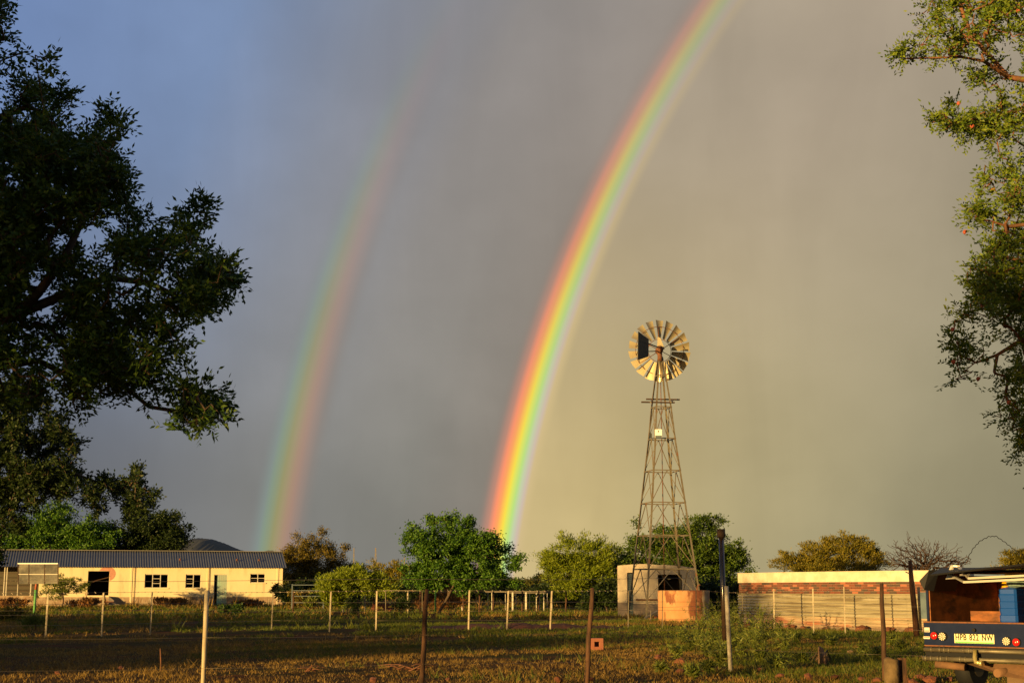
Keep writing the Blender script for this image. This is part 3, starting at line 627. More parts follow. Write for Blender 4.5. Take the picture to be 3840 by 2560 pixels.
# wheel (far side of the tower)
RW = 119 / F * wd_; wcn = wp(2473, 1315, .55); wcn.y = .55
yaw = R(-6)
wax = Vector((math.sin(yaw), math.cos(yaw), 0)); wx = Vector((math.cos(yaw), -math.sin(yaw), 0)); wz = Vector((0, 0, 1))
wheel = empty('wheel'); wheel.parent = mill; wheel.location = wcn
def wpos(r, a, y=0): return wx * (r * math.cos(a)) + wz * (r * math.sin(a)) + wax * y
for rr, nm in ((.375 * RW, 'inner_ring'), (.785 * RW, 'outer_ring')):
    pts = [wpos(rr, 2 * math.pi * k / 48, -.02) for k in range(49)]; MB().tube(pts, .014, 5, False).build(nm, K['rust'], wheel)
for k in range(6):
    a = R(90 + 3 + 60 * k)
    MB().tube([wpos(.08, a, -.1), wpos(.785 * RW, a, -.02)], .016, 5).build('spoke', K['rust'], wheel)
MB().tube([wax * -.3, wax * .12], [.09, .09], 10).build('hub', K['rust'], wheel)
bmv = []; nr = 8; nc = 6
for j in range(nr):
    r = RW * (.40 + .60 * j / (nr - 1)); chord = RW * (.13 + .18 * j / (nr - 1)); tw = R(40 - 14 * j / (nr - 1))
    for i in range(nc):
        s_ = (i / (nc - 1) - .5); cam_ = .10 * chord * (1 - 4 * s_ * s_)
        tx = s_ * chord * math.cos(tw); ty = s_ * chord * math.sin(tw) + cam_
        bmv.append(wz * r + wx * tx + wax * ty)
fs = [(j * nc + i, j * nc + i + 1, (j + 1) * nc + i + 1, (j + 1) * nc + i) for j in range(nr - 1) for i in range(nc - 1)]
bmesh_ = MB().add(bmv, fs, True).mesh('blade', K['blade'])
for k in range(18):
    o = link('blade', bmesh_, None, wheel); o.matrix_local = Matrix.Rotation(R(20 * k + 1), 4, wax)
# tail
tl = empty('tail'); tl.parent = mill
ta = [wp(2393, 1242), wp(2432, 1272), wp(2431, 1337), wp(2391, 1350)]
ydep = [-2.15, -1.15, -1.15, -2.15]
tv = []
for p, yd in zip([(2393, 1242), (2432, 1272), (2431, 1337), (2391, 1350)], ydep): q = px(p[0], p[1], wd_ + yd) - WO; tv.append(q)
nrm = (tv[1] - tv[0]).cross(tv[2] - tv[0]).normalized() * .012
MB().add([v - nrm for v in tv] + [v + nrm for v in tv], [(0, 1, 2, 3), (7, 6, 5, 4), (0, 4, 5, 1), (1, 5, 6, 2), (2, 6, 7, 3), (3, 7, 4, 0)]).build('vane', K['darkmetal'], tl)
MB().bar(hub + Vector((.12, -.1, .05)), tv[1].lerp(tv[2], .25), .045).build('boom', K['darkmetal'], tl)
MB().bar(hub + Vector((-.02, -.2, -.07)), tv[1].lerp(tv[2], .7), .04).build('boom', K['darkmetal'], tl)
MB().bar(tv[1].lerp(tv[2], .25), tv[0].lerp(tv[3], .3), .035).bar(tv[1].lerp(tv[2], .7), tv[0].lerp(tv[3], .72), .035).build('stiffener', K['darkmetal'], tl)

# ------------------------------------------------------------------ round water tank with rubble
td = 59.; tcx = px(2565, 2300, td).x; tr_ = 95 / F * td; tzt = px(2500, 2212, td - .6).z
tank = empty('water_tank', (tcx, td, 0), 0, 'round rust-stained concrete water tank beside the windmill legs', 'tank')
mb = MB(); n = 56; rings = [(tr_, -.1), (tr_, tzt - .02), (tr_ - .01, tzt), (tr_ - .10, tzt), (tr_ - .11, tzt - .25)]
vs = [(r * math.cos(2 * math.pi * k / n), r * math.sin(2 * math.pi * k / n), z) for r, z in rings for k in range(n)]
mb.add(vs, [(i * n + k, i * n + (k + 1) % n, (i + 1) * n + (k + 1) % n, (i + 1) * n + k) for i in range(len(rings) - 1) for k in range(n)], True)
mb.build('wall', K['tank'], tank)
MB().prism([((tr_ - .105) * math.cos(2 * math.pi * k / n), (tr_ - .105) * math.sin(2 * math.pi * k / n)) for k in range(n)], (0, 0, tzt - .22), (1, 0, 0), (0, 1, 0), (0, 0, 1), .02).build('water', K['black'], tank)
pv = []; cols_ = 14
a0, a1 = R(-52), R(-24)
for j in range(9):
    for i in range(cols_ + 1):
        a = a0 + (a1 - a0) * i / cols_; e = .03 * math.sin(j * 1.9) if i in (0, cols_) else 0
        pv.append(((tr_ + .004) * math.cos(a + e), (tr_ + .004) * math.sin(a + e), .05 + (tzt - .06) * j / 8))
MB().add(pv, [(j * 15 + i, j * 15 + i + 1, (j + 1) * 15 + i + 1, (j + 1) * 15 + i) for j in range(8) for i in range(14)], True).build('bare_patch', K['tankpale'], tank)
MB().tube([(.45, -.8, tzt - .05), (.47, -.78, tzt + .16), (.54, -.78, tzt + .22), (.6, -.76, tzt + .2)], .03, 7).build('inlet_pipe', K['rust'], tank)

def rock_mesh(name, r, m, seed, fl=.7):
    import bmesh
    rg = np.random.default_rng(seed); bm = bmesh.new(); bmesh.ops.create_icosphere(bm, subdivisions=1 if name == 'stone' else 2, radius=1)
    for v in bm.verts: 
        p = np.array(v.co); s_ = 1 + .28 * vnoise(p[None], 1.6, seed)[0] + .10 * vnoise(p[None], 4, seed + 9)[0]
        v.co = Vector((p[0] * s_, p[1] * s_ * .85, p[2] * s_ * fl)) * r
    if name == 'stone':
        for v in bm.verts: v.co *= rg.uniform(.72, 1.22)
    for k in range(5):      # knock flat faces off
        nn = Vector(unit(rg.normal(size=3))); 
        for v in bm.verts:
            dd = v.co.dot(nn) - r * .72
            if dd > 0: v.co -= nn * dd
    me = bpy.data.meshes.new(name); bm.to_mesh(me); bm.free(); me.materials.append(m); return me
rocks = [rock_mesh('stone', 1, K['rock'], 20 + k) for k in range(5)] + [rock_mesh('stone', 1, K['rockp'], 40 + k) for k in range(2)]
def stone(x, y, wpx, k, label, group, name='stone', d=None, zz=None):
    p = gd(x, y) if d is None else gx(x, d); s = wpx / F * p.y / 2 * 1.2
    o = link(name, rocks[k % 7], None, None, (p.x, p.y, s * .32 if zz is None else zz)); o.scale = (s * .95, s * .9, s * rng.uniform(.55, .9)); o.rotation_euler = (rng.uniform(-.3, .3), rng.uniform(-.3, .3), rng.uniform(0, 6))
    return tag(o, label, 'stone', group)
for q, (x, y, w) in enumerate([(2440, 2323, 22), (2458, 2320, 26), (2476, 2322, 20), (2492, 2326, 18), (2466, 2314, 16)]):
    stone(x, y, w, q, 'red rubble lump heaped between the windmill foot and the water tank', 'rubble at the tank foot')
tag(MB().bar(gd(2440, 2330) + Vector((0, 0, 0)), gd(2440, 2330) + Vector((0, .0, .45)), .03).build('iron_peg', K['galv'], None), 'thin upright iron peg at the windmill foot beside the rubble', 'peg')

# ------------------------------------------------------------------ corrugated reservoir wall with brick courses
wl = [Vector((px(2772, 2200, 51.).x, 51., 0)), Vector((px(3452, 2200, 43.6).x, 43.6, 0))]
ch = wl[1] - wl[0]; L0 = ch.length; cu = ch.normalized(); cn = Vector((cu.y, -cu.x, 0))   # cn towards the camera side
if cn.y > 0: cn = -cn
SAG = .55
LX = L0 * 1.18
def wallp(s, off=0., z=0.):
    f = s / L0; b_ = SAG * 4 * f * (1 - f); p = wl[0] + cu * s + cn * b_
    tdir = (cu + cn * (SAG * 4 * (1 - 2 * f) / L0)).normalized(); nn = Vector((tdir.y, -tdir.x, 0)); 
    if nn.y > 0: nn = -nn
    q = p + nn * off; return Vector((q.x, q.y, z)), tdir, nn
WH = 1.79; zc0, zb0, zs1, zs0 = WH - .30, WH - .665, WH - 1.36, .13
res = empty('reservoir_wall', tuple(wl[0]), 0, 'low wall of white coping, red brick and corrugated iron beyond the fence', 'wall'); RO = Vector(wl[0])
def strip(s0, s1, prof, ns, nm, m, par, thick=False):
    V = []; k = len(prof)
    for i in range(ns + 1):
        s = s0 + (s1 - s0) * i / ns
        for off, z in prof: V.append(wallp(s, off, z)[0])
    fs = [(i * k + j, (i + 1) * k + j, (i + 1) * k + j + 1, i * k + j + 1) for i in range(ns) for j in range(k - 1)]
    return MB().add(V, fs, True), k, ns
def solid(s0, s1, o0, o1, z0, z1, ns, nm, m, par):
    prof = [(o0, z0), (o1, z0), (o1, z1), (o0, z1), (o0, z0)]; mb, k, n_ = strip(s0, s1, prof, ns, nm, m, par)
    mb.f += [(0, 1, 2, 3), tuple(n_ * k + q for q in (3, 2, 1, 0))]; mb.sm = [False] * len(mb.f)
    return mb.build(nm, m, par, RO)
solid(0, LX, -.22, 0, -.1, zc0, 24, 'mortar_core', K['mortar'], res)
cop = solid(-.02, LX, -.25, .035, zc0 + .002, WH, 24, 'coping', K['coping'], res)
solid(-.01, LX, -.26, .045, WH + .002, WH + .035, 24, 'coping_edge', K['coping'], res)
nrow = 5; bh = (zc0 - zb0) / nrow; bl = .235
rg = np.random.default_rng(11)
for r in range(nrow):
    s = -.1 * (r % 2); 
    while s < LX - .05:
        a = max(s, 0.0) + .006; e = min(s + bl, LX) - .006
        if e - a > .05:
            pr_ = rg.uniform(.008, .018); m = K['brick'] if rg.random() < .5 else (K['brickd'] if rg.random() < .62 else K['brickl'])
            solid(a, e, .001, pr_, zb0 + r * bh + .006, zb0 + (r + 1) * bh - .006, 1, 'brick', m, res)
        s += bl
def corr(s0, s1, z0, z1, off, m, nm, pitch=.098, amp=.019):
    n_ = int((z1 - z0) / pitch * 6); prof = [(off + amp * math.sin(2 * math.pi * (z - z0) / pitch), z) for z in np.linspace(z0, z1, n_ + 1)]
    mb, k, ns = strip(s0, s1, prof, 8, nm, m, res); return mb.build(nm, m, res, RO)
sw = LX / 5
for q in range(5):
    corr(q * sw - .04, (q + 1) * sw + .02, zs1 - .03, zb0 - .005, .045 + .006 * (q % 2), K['sheet'], 'iron_sheet')
    corr(q * sw - .05, (q + 1) * sw + .03, zs0 + .03 * math.sin(q * 2.1), zs1 + .0, .026 + .005 * (q % 2), K['sheet2'], 'iron_sheet')
for q in range(12):
    s = LX * (q + .3) / 12.5; p = wallp(s, .18 + .08 * (q % 3))[0]; sc_ = rng.uniform(.13, .24)
    o = link('footing_stone', rocks[q % 5], None, None, (p.x, p.y, sc_ * .25)); o.scale = (sc_ * 1.3, sc_, sc_ * .8); o.rotation_euler = (0, 0, rng.uniform(0, 6))
    tag(o, 'red footing stone along the base of the corrugated wall', 'stone', 'footing stones under the wall')

# ------------------------------------------------------------------ fences
def fence(name, label, posts, wires, rw, seedb=0, barbs=()):
    b0 = posts[0][0]; r0 = empty(name, tuple(b0), 0, label, 'fence'); o = Vector(b0)
    for (base, top, rr, m, kind) in posts:
        mid_ = base.lerp(top, .5) + Vector((rng.normal() * .008, 0, 0)); bt = base - Vector((0, 0, .1))
        if kind == 'wood':
            MB().tube([bt, base.lerp(top, .25) + Vector((rng.normal() * .012, 0, 0)), mid_ + Vector((rng.normal() * .012, 0, 0)), base.lerp(top, .8) + Vector((rng.normal() * .01, 0, 0)), top], [rr * 1.08, rr, rr * 1.03, rr * .95, rr * .8], 9).build('post', K[m], r0, o)
        elif kind == 'pipe': MB().tube([bt, mid_, top], [rr, rr, rr], 10).build('post', K[m], r0, o)
        else:
            a = (top - base).normalized(); w = rr * 2
            MB().bar(bt, top, w, w * .28).bar(bt + Vector((0, w * .5, 0)), top + Vector((0, w * .5, 0)), w * .25, w).build('post', K[m], r0, o)
    for z in wires:
        for (A, B) in zip(posts, posts[1:]):
            f0 = z / max(A[1].z, .01); f1 = z / max(B[1].z, .01)
            p = A[0].lerp(A[1], min(f0, 1.0)); q = B[0].lerp(B[1], min(f1, 1.0)); p = p + Vector((0, -A[2], 0)); q = q + Vector((0, -B[2], 0)); L = (q - p).length
            pts = [p.lerp(q, k / 6) + Vector((0, 0, -.012 * L * .25 * math.sin(math.pi * k / 6))) for k in range(7)]
            wi = MB().tube(pts, rw, 4).build('wire', K['wire'], r0, o)
            if z in barbs:
                mb = MB(); nb_ = int(L / .22)
                for k in range(1, nb_):
                    c = p.lerp(q, k / nb_) + Vector((0, 0, -.012 * L * .25 * math.sin(math.pi * k / nb_)))
                    mb.bar(c + Vector((-.02, -.005, -.02)), c + Vector((.02, .005, .02)), .006).bar(c + Vector((-.02, .005, .02)), c + Vector((.02, -.005, -.02)), .006)
                mb.build('barbs', K['wire'], wi, Vector((0, 0, 0)) + o)
    return r0
def post(xb, yb, xt, yt, d, r, m, kind):
    return (Vector((px(xb, yb, d).x, d, 0)), px(xt, yt, d), r, m, kind)
front = [(Vector((px(-260, 2560, 16.4).x, 16.4, 0)), px(-240, 2214, 16.4), .028, 'woodpale', 'pipe'),
         post(762, 2560, 776, 2212, 17., .0285, 'woodpale', 'pipe'), post(1577, 2560, 1602, 2208, 18., .031, 'wood', 'wood'), post(2199, 2560, 2222, 2203, 18.6, .032, 'wood', 'wood'),
         post(2741, 2505, 2724, 2196, 22.6, .035, 'concpost', 'pipe'), post(3316, 2535, 3306, 2186, 20.6, .033, 'wood', 'wood'),
         (Vector((px(4120, 2560, 19.).x, 19., 0)), px(4100, 2190, 19.), .03, 'wood', 'wood')]
fence('wire_fence', 'near wire fence of mismatched wooden, pale and concrete posts across the foreground', front, (.35, .7, 1.02), .0014)
mid = [post(-170, 2385, -160, 2224, 38.6, .032, 'woodpale', 'iron'), post(171, 2379, 180, 2223, 39.6, .024, 'woodpale', 'iron'), post(381, 2375, 388, 2220, 40.6, .022, 'woodpale', 'iron'), post(563, 2370, 571, 2218, 41.8, .020, 'woodpale', 'iron'),
       post(1018, 2356, 1024, 2219, 45.6, .020, 'galv', 'iron'), post(1235, 2360, 1241, 2216, 45.2, .022, 'woodpale', 'iron'), post(1409, 2360, 1413, 2214, 45.4, .023, 'woodpale', 'iron'), post(1756, 2354, 1760, 2211, 46.2, .023, 'woodpale', 'iron'),
       post(1900, 2355, 1906, 2213, 46.3, .023, 'woodpale', 'iron'), post(2062, 2353, 2069, 2214, 46.5, .023, 'woodpale', 'iron'), post(2355, 2346, 2357, 2213, 48., .014, 'galv', 'iron'), post(2483, 2342, 2484, 2212, 48., .014, 'galv', 'iron'),
       post(2611, 2338, 2610, 2211, 48., .014, 'galv', 'iron'), post(2785, 2335, 2783, 2222, 47.2, .018, 'galv', 'iron'), post(2903, 2338, 2901, 2206, 46., .020, 'woodpale', 'iron'), post(3050, 2338, 3048, 2206, 43.4, .018, 'woodpale', 'iron'),
       post(3168, 2330, 3164, 2199, 42., .015, 'woodpale', 'iron'), post(3436, 2362, 3428, 2180, 40., .02, 'woodpale', 'iron')]
fence('wire_fence', 'farther wire fence of pale iron standards running past the house and windmill', mid, (.30, .58, .86, 1.22), .0042, barbs=(1.22,))
tag(MB().tube([gd(3153, 2352), px(3150, 2300, gd(3153, 2352).y), px(3149, 2228, gd(3153, 2352).y)], .045, 8).build('wooden_stake', K['wood'], None), 'dark wooden stake in front of the brightest part of the corrugated wall', 'stake')
# leaning timber post with strut, and the tall pipe
d = 38.; g0 = px(3437, 2362, d); lp = empty('timber_post', (g0.x, d, 0), 0, 'tall reddish timber post leaning before the right end of the corrugated wall', 'post')
MB().tube([Vector((0, 0, -.1)), px(3430, 2290, d) - Vector((g0.x, d, 0)), px(3420, 2200, d) - Vector((g0.x, d, 0)), px(3412, 2100, d) - Vector((g0.x, d, 0))], [.082, .078, .07, .05], 9).build('pole', mat('red_brown_timber', (.17, .075, .036), rough=.9, var=(.09, .042, .022), vscale=6, stretch=(3, 3, .5)), lp)
MB().bar(px(3396, 2143, d) - Vector((g0.x, d, 0)), px(3416, 2152, d) - Vector((g0.x, d, 0)), .07, .02).build('tin_arm', K['alu'], lp)
MB().tube([px(3452, 2360, d) - Vector((g0.x, d, -.02)), px(3444, 2200, d) - Vector((g0.x, d, 0))], .035, 6).build('side_pipe', K['galv'], lp)
d = 30.; g1 = gx(2716, d); tp = empty('chimney_pipe', tuple(g1), 0, 'tall dark steel pipe with a collared top standing in weeds', 'pipe')
t1 = px(2704, 1992, d) - g1
MB().tube([Vector((0, 0, -.1)), t1], .055, 10).build('pipe', mat('tarred_pipe', (.022, .014, .010), rough=.22, spec=1., var=(.04, .022, .014), vscale=6), tp)
MB().tube([t1 - Vector((.0, 0, .12)), t1 + Vector((0, 0, .05))], .085, 10).build('collar', K['plank'], tp)
# long single strand above the fence
pA = px(-200, 2176, 26.); pB = px(1400, 2170, 28.); pC = px(2708, 2164, 29.9)
tag(MB().tube([pA, pA.lerp(pB, .5) - Vector((0, 0, .03)), pB, pB.lerp(pC, .5) - Vector((0, 0, .03)), pC], .0035, 4).build('overhead_strand', K['wire'], None), 'single thin wire strand running from the tall pipe to the left above the fences', 'wire')
e0 = gx(-200, 26.); tag(MB().tube([e0 - Vector((0, 0, .1)), pA + Vector((0, 0, .08))], .04, 8).build('strand_post', K['wood'], None), 'post outside the left edge carrying the thin strand', 'post')

# far cattle pen with white poles
pen = empty('cattle_pen', tuple(gx(1950, 87)), 0, 'far cattle pen of white poles between the leafy tree and the acacia', 'pen'); o_ = Vector(pen.location); prev = None
for (x, d, w) in [(1732, 84, .16), (1830, 87, .05), (1844, 85, .07), (1895, 86, .05), (1922, 84, .18), (1935, 89, .07), (1961, 91, .06), (1972, 84, .20), (1986, 90, .05), (2011, 87, .08), (2024, 85, .05), (2039, 85, .10), (2052, 90, .08), (2070, 85, .09)]:
    b0 = gx(x, d); tp_ = px(x, 2217 + (x % 5), d); MB().bar(b0 - o_ - Vector((0, 0, .1)), tp_ - o_, w * .5, w * .5).build('pole', K['frame'], pen)
for (x0, x1, y) in ((1820, 2072, 2217.5), (1900, 2072, 2221)): MB().bar(px(x0, y, 85) - o_, px(x1, y, 85) - o_, .07).build('rail', K['galv'], pen)
MB().bar(px(2010, 2242, 85) - o_, px(2032, 2218, 85) - o_, .05).build('brace', K['galv'], pen)
far = [post(x, 2290, x + .5, 2213 + (i % 3), 80 + (i % 4), .05, m, 'wood') for i, (x, m) in enumerate([(1100, 'wood'), (1287, 'concpost'), (1368, 'woodpale'), (1400, 'wood'), (1530, 'woodpale'), (1575, 'wood'), (1633, 'greenpaint'), (1738, 'wood'), (1798, 'wood'), (1850, 'wood'), (1958, 'wood'), (2020, 'wood'), (2122, 'wood'), (2183, 'wood'), (2300, 'wood')])]
fence('post_and_wire_fence', 'far fence of dark wooden posts under the trees behind the field', far, (.6, 1.1), .006)
rl = px(1480, 2213, 79); tag(MB().bar(px(1440, 2213, 79), px(1590, 2213.5, 79), .035).build('rail_pipe', K['galv'], None), 'bright horizontal pipe rail left of the leafy green tree', 'rail')
for xx in (1446, 1583): tag(MB().bar(gx(xx, 79) - Vector((0, 0, .05)), px(xx, 2214, 79), .03).build('rail_post', K['galv'], None), {1446: 'slim post under the left end of the bright pipe rail', 1583: 'slim post under the right end of the bright pipe rail'}[xx], 'post')
gt = gx(1095, 98); gate = empty('farm_gate', tuple(gt), 0, 'dark metal gate of horizontal pipes at the right end of the building', 'gate')
for y in (2192, 2213, 2234, 2258): MB().bar(px(1095, y, 98) - gt, px(1215, y, 98) - gt, .05).build('rail', K['slat'], gate)
for x in (1096, 1214): MB().bar(Vector((px(x, 2200, 98).x - gt.x, 0, -.05)), px(x, 2188, 98) - gt, .07).build('stile', K['slat'], gate)

# ------------------------------------------------------------------ vehicle with open box back
VA = R(-43); V0 = Vector((px(3466, 2400, 18.2).x, 18.2, 0)); veh = empty('utility_vehicle', (V0.x, V0.y, .03), VA, 'dark blue vehicle with open plywood-lined rear box and number plate', 'vehicle')
vr = Vector((math.cos(VA), math.sin(VA), 0)); VW = 1.48
def vt(x):
    X = px(x, 2300, 100).x / 100; return (X * V0.y - V0.x) / (vr.x - X * vr.y)
def vz(x, y): return px(x, y, V0.y + vt(x) * vr.y).z
# local axes: x along the rear to the right, y forward into the vehicle
pz0, pz1 = .545, .815
MB().box((0, 0, pz0), (VW, .06, pz1)).build('tail_panel', K['navy'], veh)
MB().box((0, -.006, pz1 + .001), (VW, .07, pz1 + .018)).build('sill_trim', K['rust'], veh)
MB().box((0, -.004, pz0 - .016), (VW, .05, pz0 - .001)).build('lower_trim', K['rust'], veh)
BD = 2.1; zt = 1.50
MB().prism([(0, .70), (0, 1.22), (.07, 1.40), (BD, 1.40), (BD, .50), (.07, .50)], (.02, 0.061, 0), (0, 1, 0), (0, 0, 1), (1, 0, 0), .03).build('side_panel', K['navy'], veh)
MB().prism([(0, .70), (0, 1.30), (.07, 1.42), (BD, 1.42), (BD, .50), (.07, .50)], (VW - .05, .061, 0), (0, 1, 0), (0, 0, 1), (1, 0, 0), .03).build('side_panel', K['navy'], veh)
MB().add([(-.03, .0, 1.33), (.10, .02, 1.46), (.20, .10, 1.47), (.11, .10, 1.20), (.03, .0, 1.22), (-.03, .7, 1.33), (.10, .7, 1.46), (.2, .7, 1.47), (.11, .7, 1.2), (.03, .7, 1.22)], [(0, 1, 2, 3, 4), (9, 8, 7, 6, 5), (0, 5, 6, 1), (1, 6, 7, 2), (2, 7, 8, 3), (3, 8, 9, 4), (4, 9, 5, 0)]).build('corner_fender', K['black'], veh)
MB().box((.051, BD - .05, .82), (VW - .051, BD, 1.40)).build('plywood_bulkhead', K['ply'], veh)
MB().box((.051, .062, .80), (VW - .051, BD - .051, .82)).build('box_floor', K['ply'], veh)
MB().box((.052, .08, .822), (.064, BD - .06, 1.38)).build('plywood_lining', K['ply'], veh); MB().box((VW - .064, .08, .822), (VW - .052, BD - .06, 1.38)).build('plywood_lining', K['ply'], veh)
MB().box((.2, .9, .822), (1.05, 1.0, .95)).build('inner_board', K['ply'], veh)
MB().box((.02, .16, 1.425), (VW + .03, BD + .05, 1.46)).build('box_roof', K['black'], veh)
# raised hatch
hat = empty('hatch'); hat.parent = veh; hat.location = (0, 0, 0)
MB().add([(.20, .14, 1.47), (VW + .1, .14, 1.47), (VW + .1, -.55, 1.50), (.34, -.42, 1.385), (.20, .14, 1.49), (VW + .1, .14, 1.49), (VW + .1, -.55, 1.52), (.34, -.42, 1.405)], [(0, 1, 2, 3), (7, 6, 5, 4), (0, 4, 5, 1), (1, 5, 6, 2), (2, 6, 7, 3), (3, 7, 4, 0)]).build('hatch_panel', K['black'], hat)
def vloc(x, y, dep):
    "local point for pixel at depth offset dep behind rear plane (local y)"
    o = Vector((0, 0, CAMH)); t_ = px(x, y, 10) - o; rot = Matrix.Rotation(-VA, 3, 'Z'); a = rot @ (o - V0); bb_ = rot @ t_; k = (dep - a.y) / bb_.y; return a + bb_ * k
for (x0, y0, d0), (x1, y1, d1), w in [((3632, 2177, -.30), (3925, 2163, -.30), .032), ((3614, 2191, -.33), (3925, 2177, -.33), .032), ((3594, 2132, -.02), (3634, 2177, -.30), .028), ((3570, 2166, -.08), (3616, 2190, -.33), .028), ((3576, 2130, -.03), (3600, 2132, -.02), .022)]:
    MB().bar(vloc(x0, y0, d0), vloc(x1, y1, d1), w, w * .8).build('aluminium_trim', K['alu'], hat)
tri = [vloc(3566, 2128, -.03), vloc(3577, 2127, -.03), vloc(3576, 2172, -.06), vloc(3584, 2178, -.06), vloc(3547, 2180, -.04)]
MB().add([v + Vector((0, -.006, 0)) for v in tri] + [v + Vector((0, .006, 0)) for v in tri], [(0, 1, 2, 3, 4), (9, 8, 7, 6, 5)] + [(i, (i + 1) % 5, (i + 1) % 5 + 5, i + 5) for i in range(5)]).build('hinge_bracket', K['alu'], hat)
# lamps
def lamp(x, y, red):
    c = vloc(x, y, -.001); r = .054
    L_ = MB().tube([c, c + Vector((0, -.022, 0))], [r, r * .95], 20).build('tail_lamp' if red else 'reverse_lamp', K['rubber'], veh)
    MB().tube([c + Vector((0, -.0222, 0)), c + Vector((0, -.032, 0)), c + Vector((0, -.037, 0))], [r * .86, r * .8, r * .4], 18).build('lens', K['redlens'] if red else K['bumper'], L_)
    pts = [(0, 0)] + [(.022 * math.cos(a), .022 * math.sin(a)) for a in np.arange(6) * math.pi / 3 + .3]
    if not red: pts += [(.040 * math.cos(a), .040 * math.sin(a)) for a in np.arange(11) * 2 * math.pi / 11]
    else: pts = [(0, 0)]
    for (a, b_) in pts:
        q = c + Vector((a, -.030, b_)); MB().tube([q, q + Vector((0, -.008, 0)), q + Vector((0, -.011, 0))], [.0085, .008, .004], 7).build('diode', K['whitelens'], L_)
lamp(3506, 2391, True); lamp(3538, 2394, False); lamp(3778, 2412, False); lamp(3814, 2416, True)
pc = vloc(3655, 2403, -.002); plate = MB().box(pc + Vector((-.255, -.012, -.055)), pc + Vector((.255, 0, .055))).build('number_plate', K['plate'], veh)
MB().box(pc + Vector((-.248, -.0145, -.053)), pc + Vector((.248, -.0125, -.038))).build('green_band', K['plategreen'], plate)
def text(body, size, loc, m, parent, rot=(math.pi / 2, 0, 0), ext=.0008, sx=1.):
    cu_ = bpy.data.curves.new('lettering', 'FONT'); cu_.body = body; cu_.size = size; cu_.align_x = 'CENTER'; cu_.align_y = 'CENTER'; cu_.extrude = ext; cu_.offset = .0022; cu_.space_word = 1.3; cu_.space_character = 1.1
    o = bpy.data.objects.new('tmp', cu_); C.objects.link(o); dg = bpy.context.evaluated_depsgraph_get(); me = bpy.data.meshes.new_from_object(o.evaluated_get(dg)); bpy.data.objects.remove(o)
    me.materials.clear(); me.materials.append(m); ob = link('lettering', me, None, parent, loc); ob['kind'] = 'stuff'; ob.rotation_euler = rot; ob.scale = (sx, 1, 1); return ob
text('HPB 822 NW', .104, pc + Vector((0, -.0165, .013)), K['ink'], plate, sx=.74)
MB().box(pc + Vector((-.258, -.010, .0552)), pc + Vector((.258, -.002, .062))).build('plate_rim', K['ink'], plate)
s1 = vloc(3477, 2369, -.002); st = MB().box(s1 + Vector((-.035, -.004, -.028)), s1 + Vector((.035, 0, .028))).build('sticker', K['sticker'], veh)
for q in range(4): MB().box(s1 + Vector((-.028 + q * .015, -.006, -.024)), s1 + Vector((-.020 + q * .015, -.0042, -.004))).build('print_bar', K['slat'], st)
s2 = vloc(3476, 2398, -.002); st = MB().box(s2 + Vector((-.042, -.004, -.016)), s2 + Vector((.042, 0, .014))).build('sticker', K['sticker'], veh)
MB().box(s2 + Vector((-.034, -.006, .0)), s2 + Vector((.036, -.0042, .008))).build('print_bar', K['redpaint'], st)
ht = vloc(3655, 2370, -.01); MB().tube([ht, ht + Vector((0, -.03, 0))], .022, 10).build('plate_lamp', K['black'], veh)
# bumper pipes
for z, r, yy in ((.490, .026, -.05), (.385, .028, -.09)):
    bpipe = MB().tube([(.02, yy, z), (VW, yy, z)], r, 12).build('bumper_pipe', K['bumper'], veh)
    for q, xx in enumerate((.05, .12, .21, .25, .33, .50, .57) if z < .45 else (.11, .22, .28, .34, .53, .60)):
        MB().tube([(xx, yy, z), (xx + .022, yy, z)], r * 1.2, 12).build('sleeve', K['bumper'], bpipe)
MB().box((.02, -.02, .36), (VW, .05, pz0 - .02)).build('chassis_beam', K['black'], veh)
MB().tube([(.72, -.12, .50), (.73, -.16, .42), (.76, -.2, .36), (.83, -.2, .355)], [.022, .026, .026, .03], 9).build('tow_hook', K['brass'], veh)
MB().tube([(.82, -.235, .355), (.86, -.235, .355)], .035, 12).build('tow_ring', K['brass'], veh)
MB().tube([(.14, .0, .315), (.5, .05, .285)], .045, 10).build('exhaust_pipe', K['tan'], veh)
MB().tube([(.98, -.12, .24), (1.02, .25, .26)], .05, 14).build('exhaust_tip', K['tan'], veh)
MB().add([(.55, .0, .33), (1.05, -.05, .20), (VW, -.05, .16), (VW, .1, .34), (.62, .1, .34), (.55, .4, .33), (1.05, .4, .2), (VW, .4, .16)], [(0, 1, 5), (1, 2, 7, 6), (0, 1, 2, 3, 4), (0, 4, 5), (1, 6, 5)]).build('canvas_sling', K['tan'], veh)
MB().box((1.0, .1, .02), (1.32, .12, .30)).build('mud_flap', K['flap'], veh)
for xw in (.10, VW - .30):
    wh = MB().tube([(xw, .85, .29), (xw + .20, .85, .29)], .29, 24).build('wheel', K['rubber'], veh)
    MB().tube([(xw - .004, .85, .29), (xw + .204, .85, .29)], .16, 18).build('rim', K['bumper'], wh)
# blue-grey tool box at the left edge
b0 = vloc(3455, 2280, .25); tb = MB().box((-.14, .22, .86), (-.02, .5, 1.19)).build('side_locker', K['bluegrey'], veh)
MB().box((-.02, .25, .9), (.02, .35, .94)).build('locker_bracket', K['sticker'], veh)
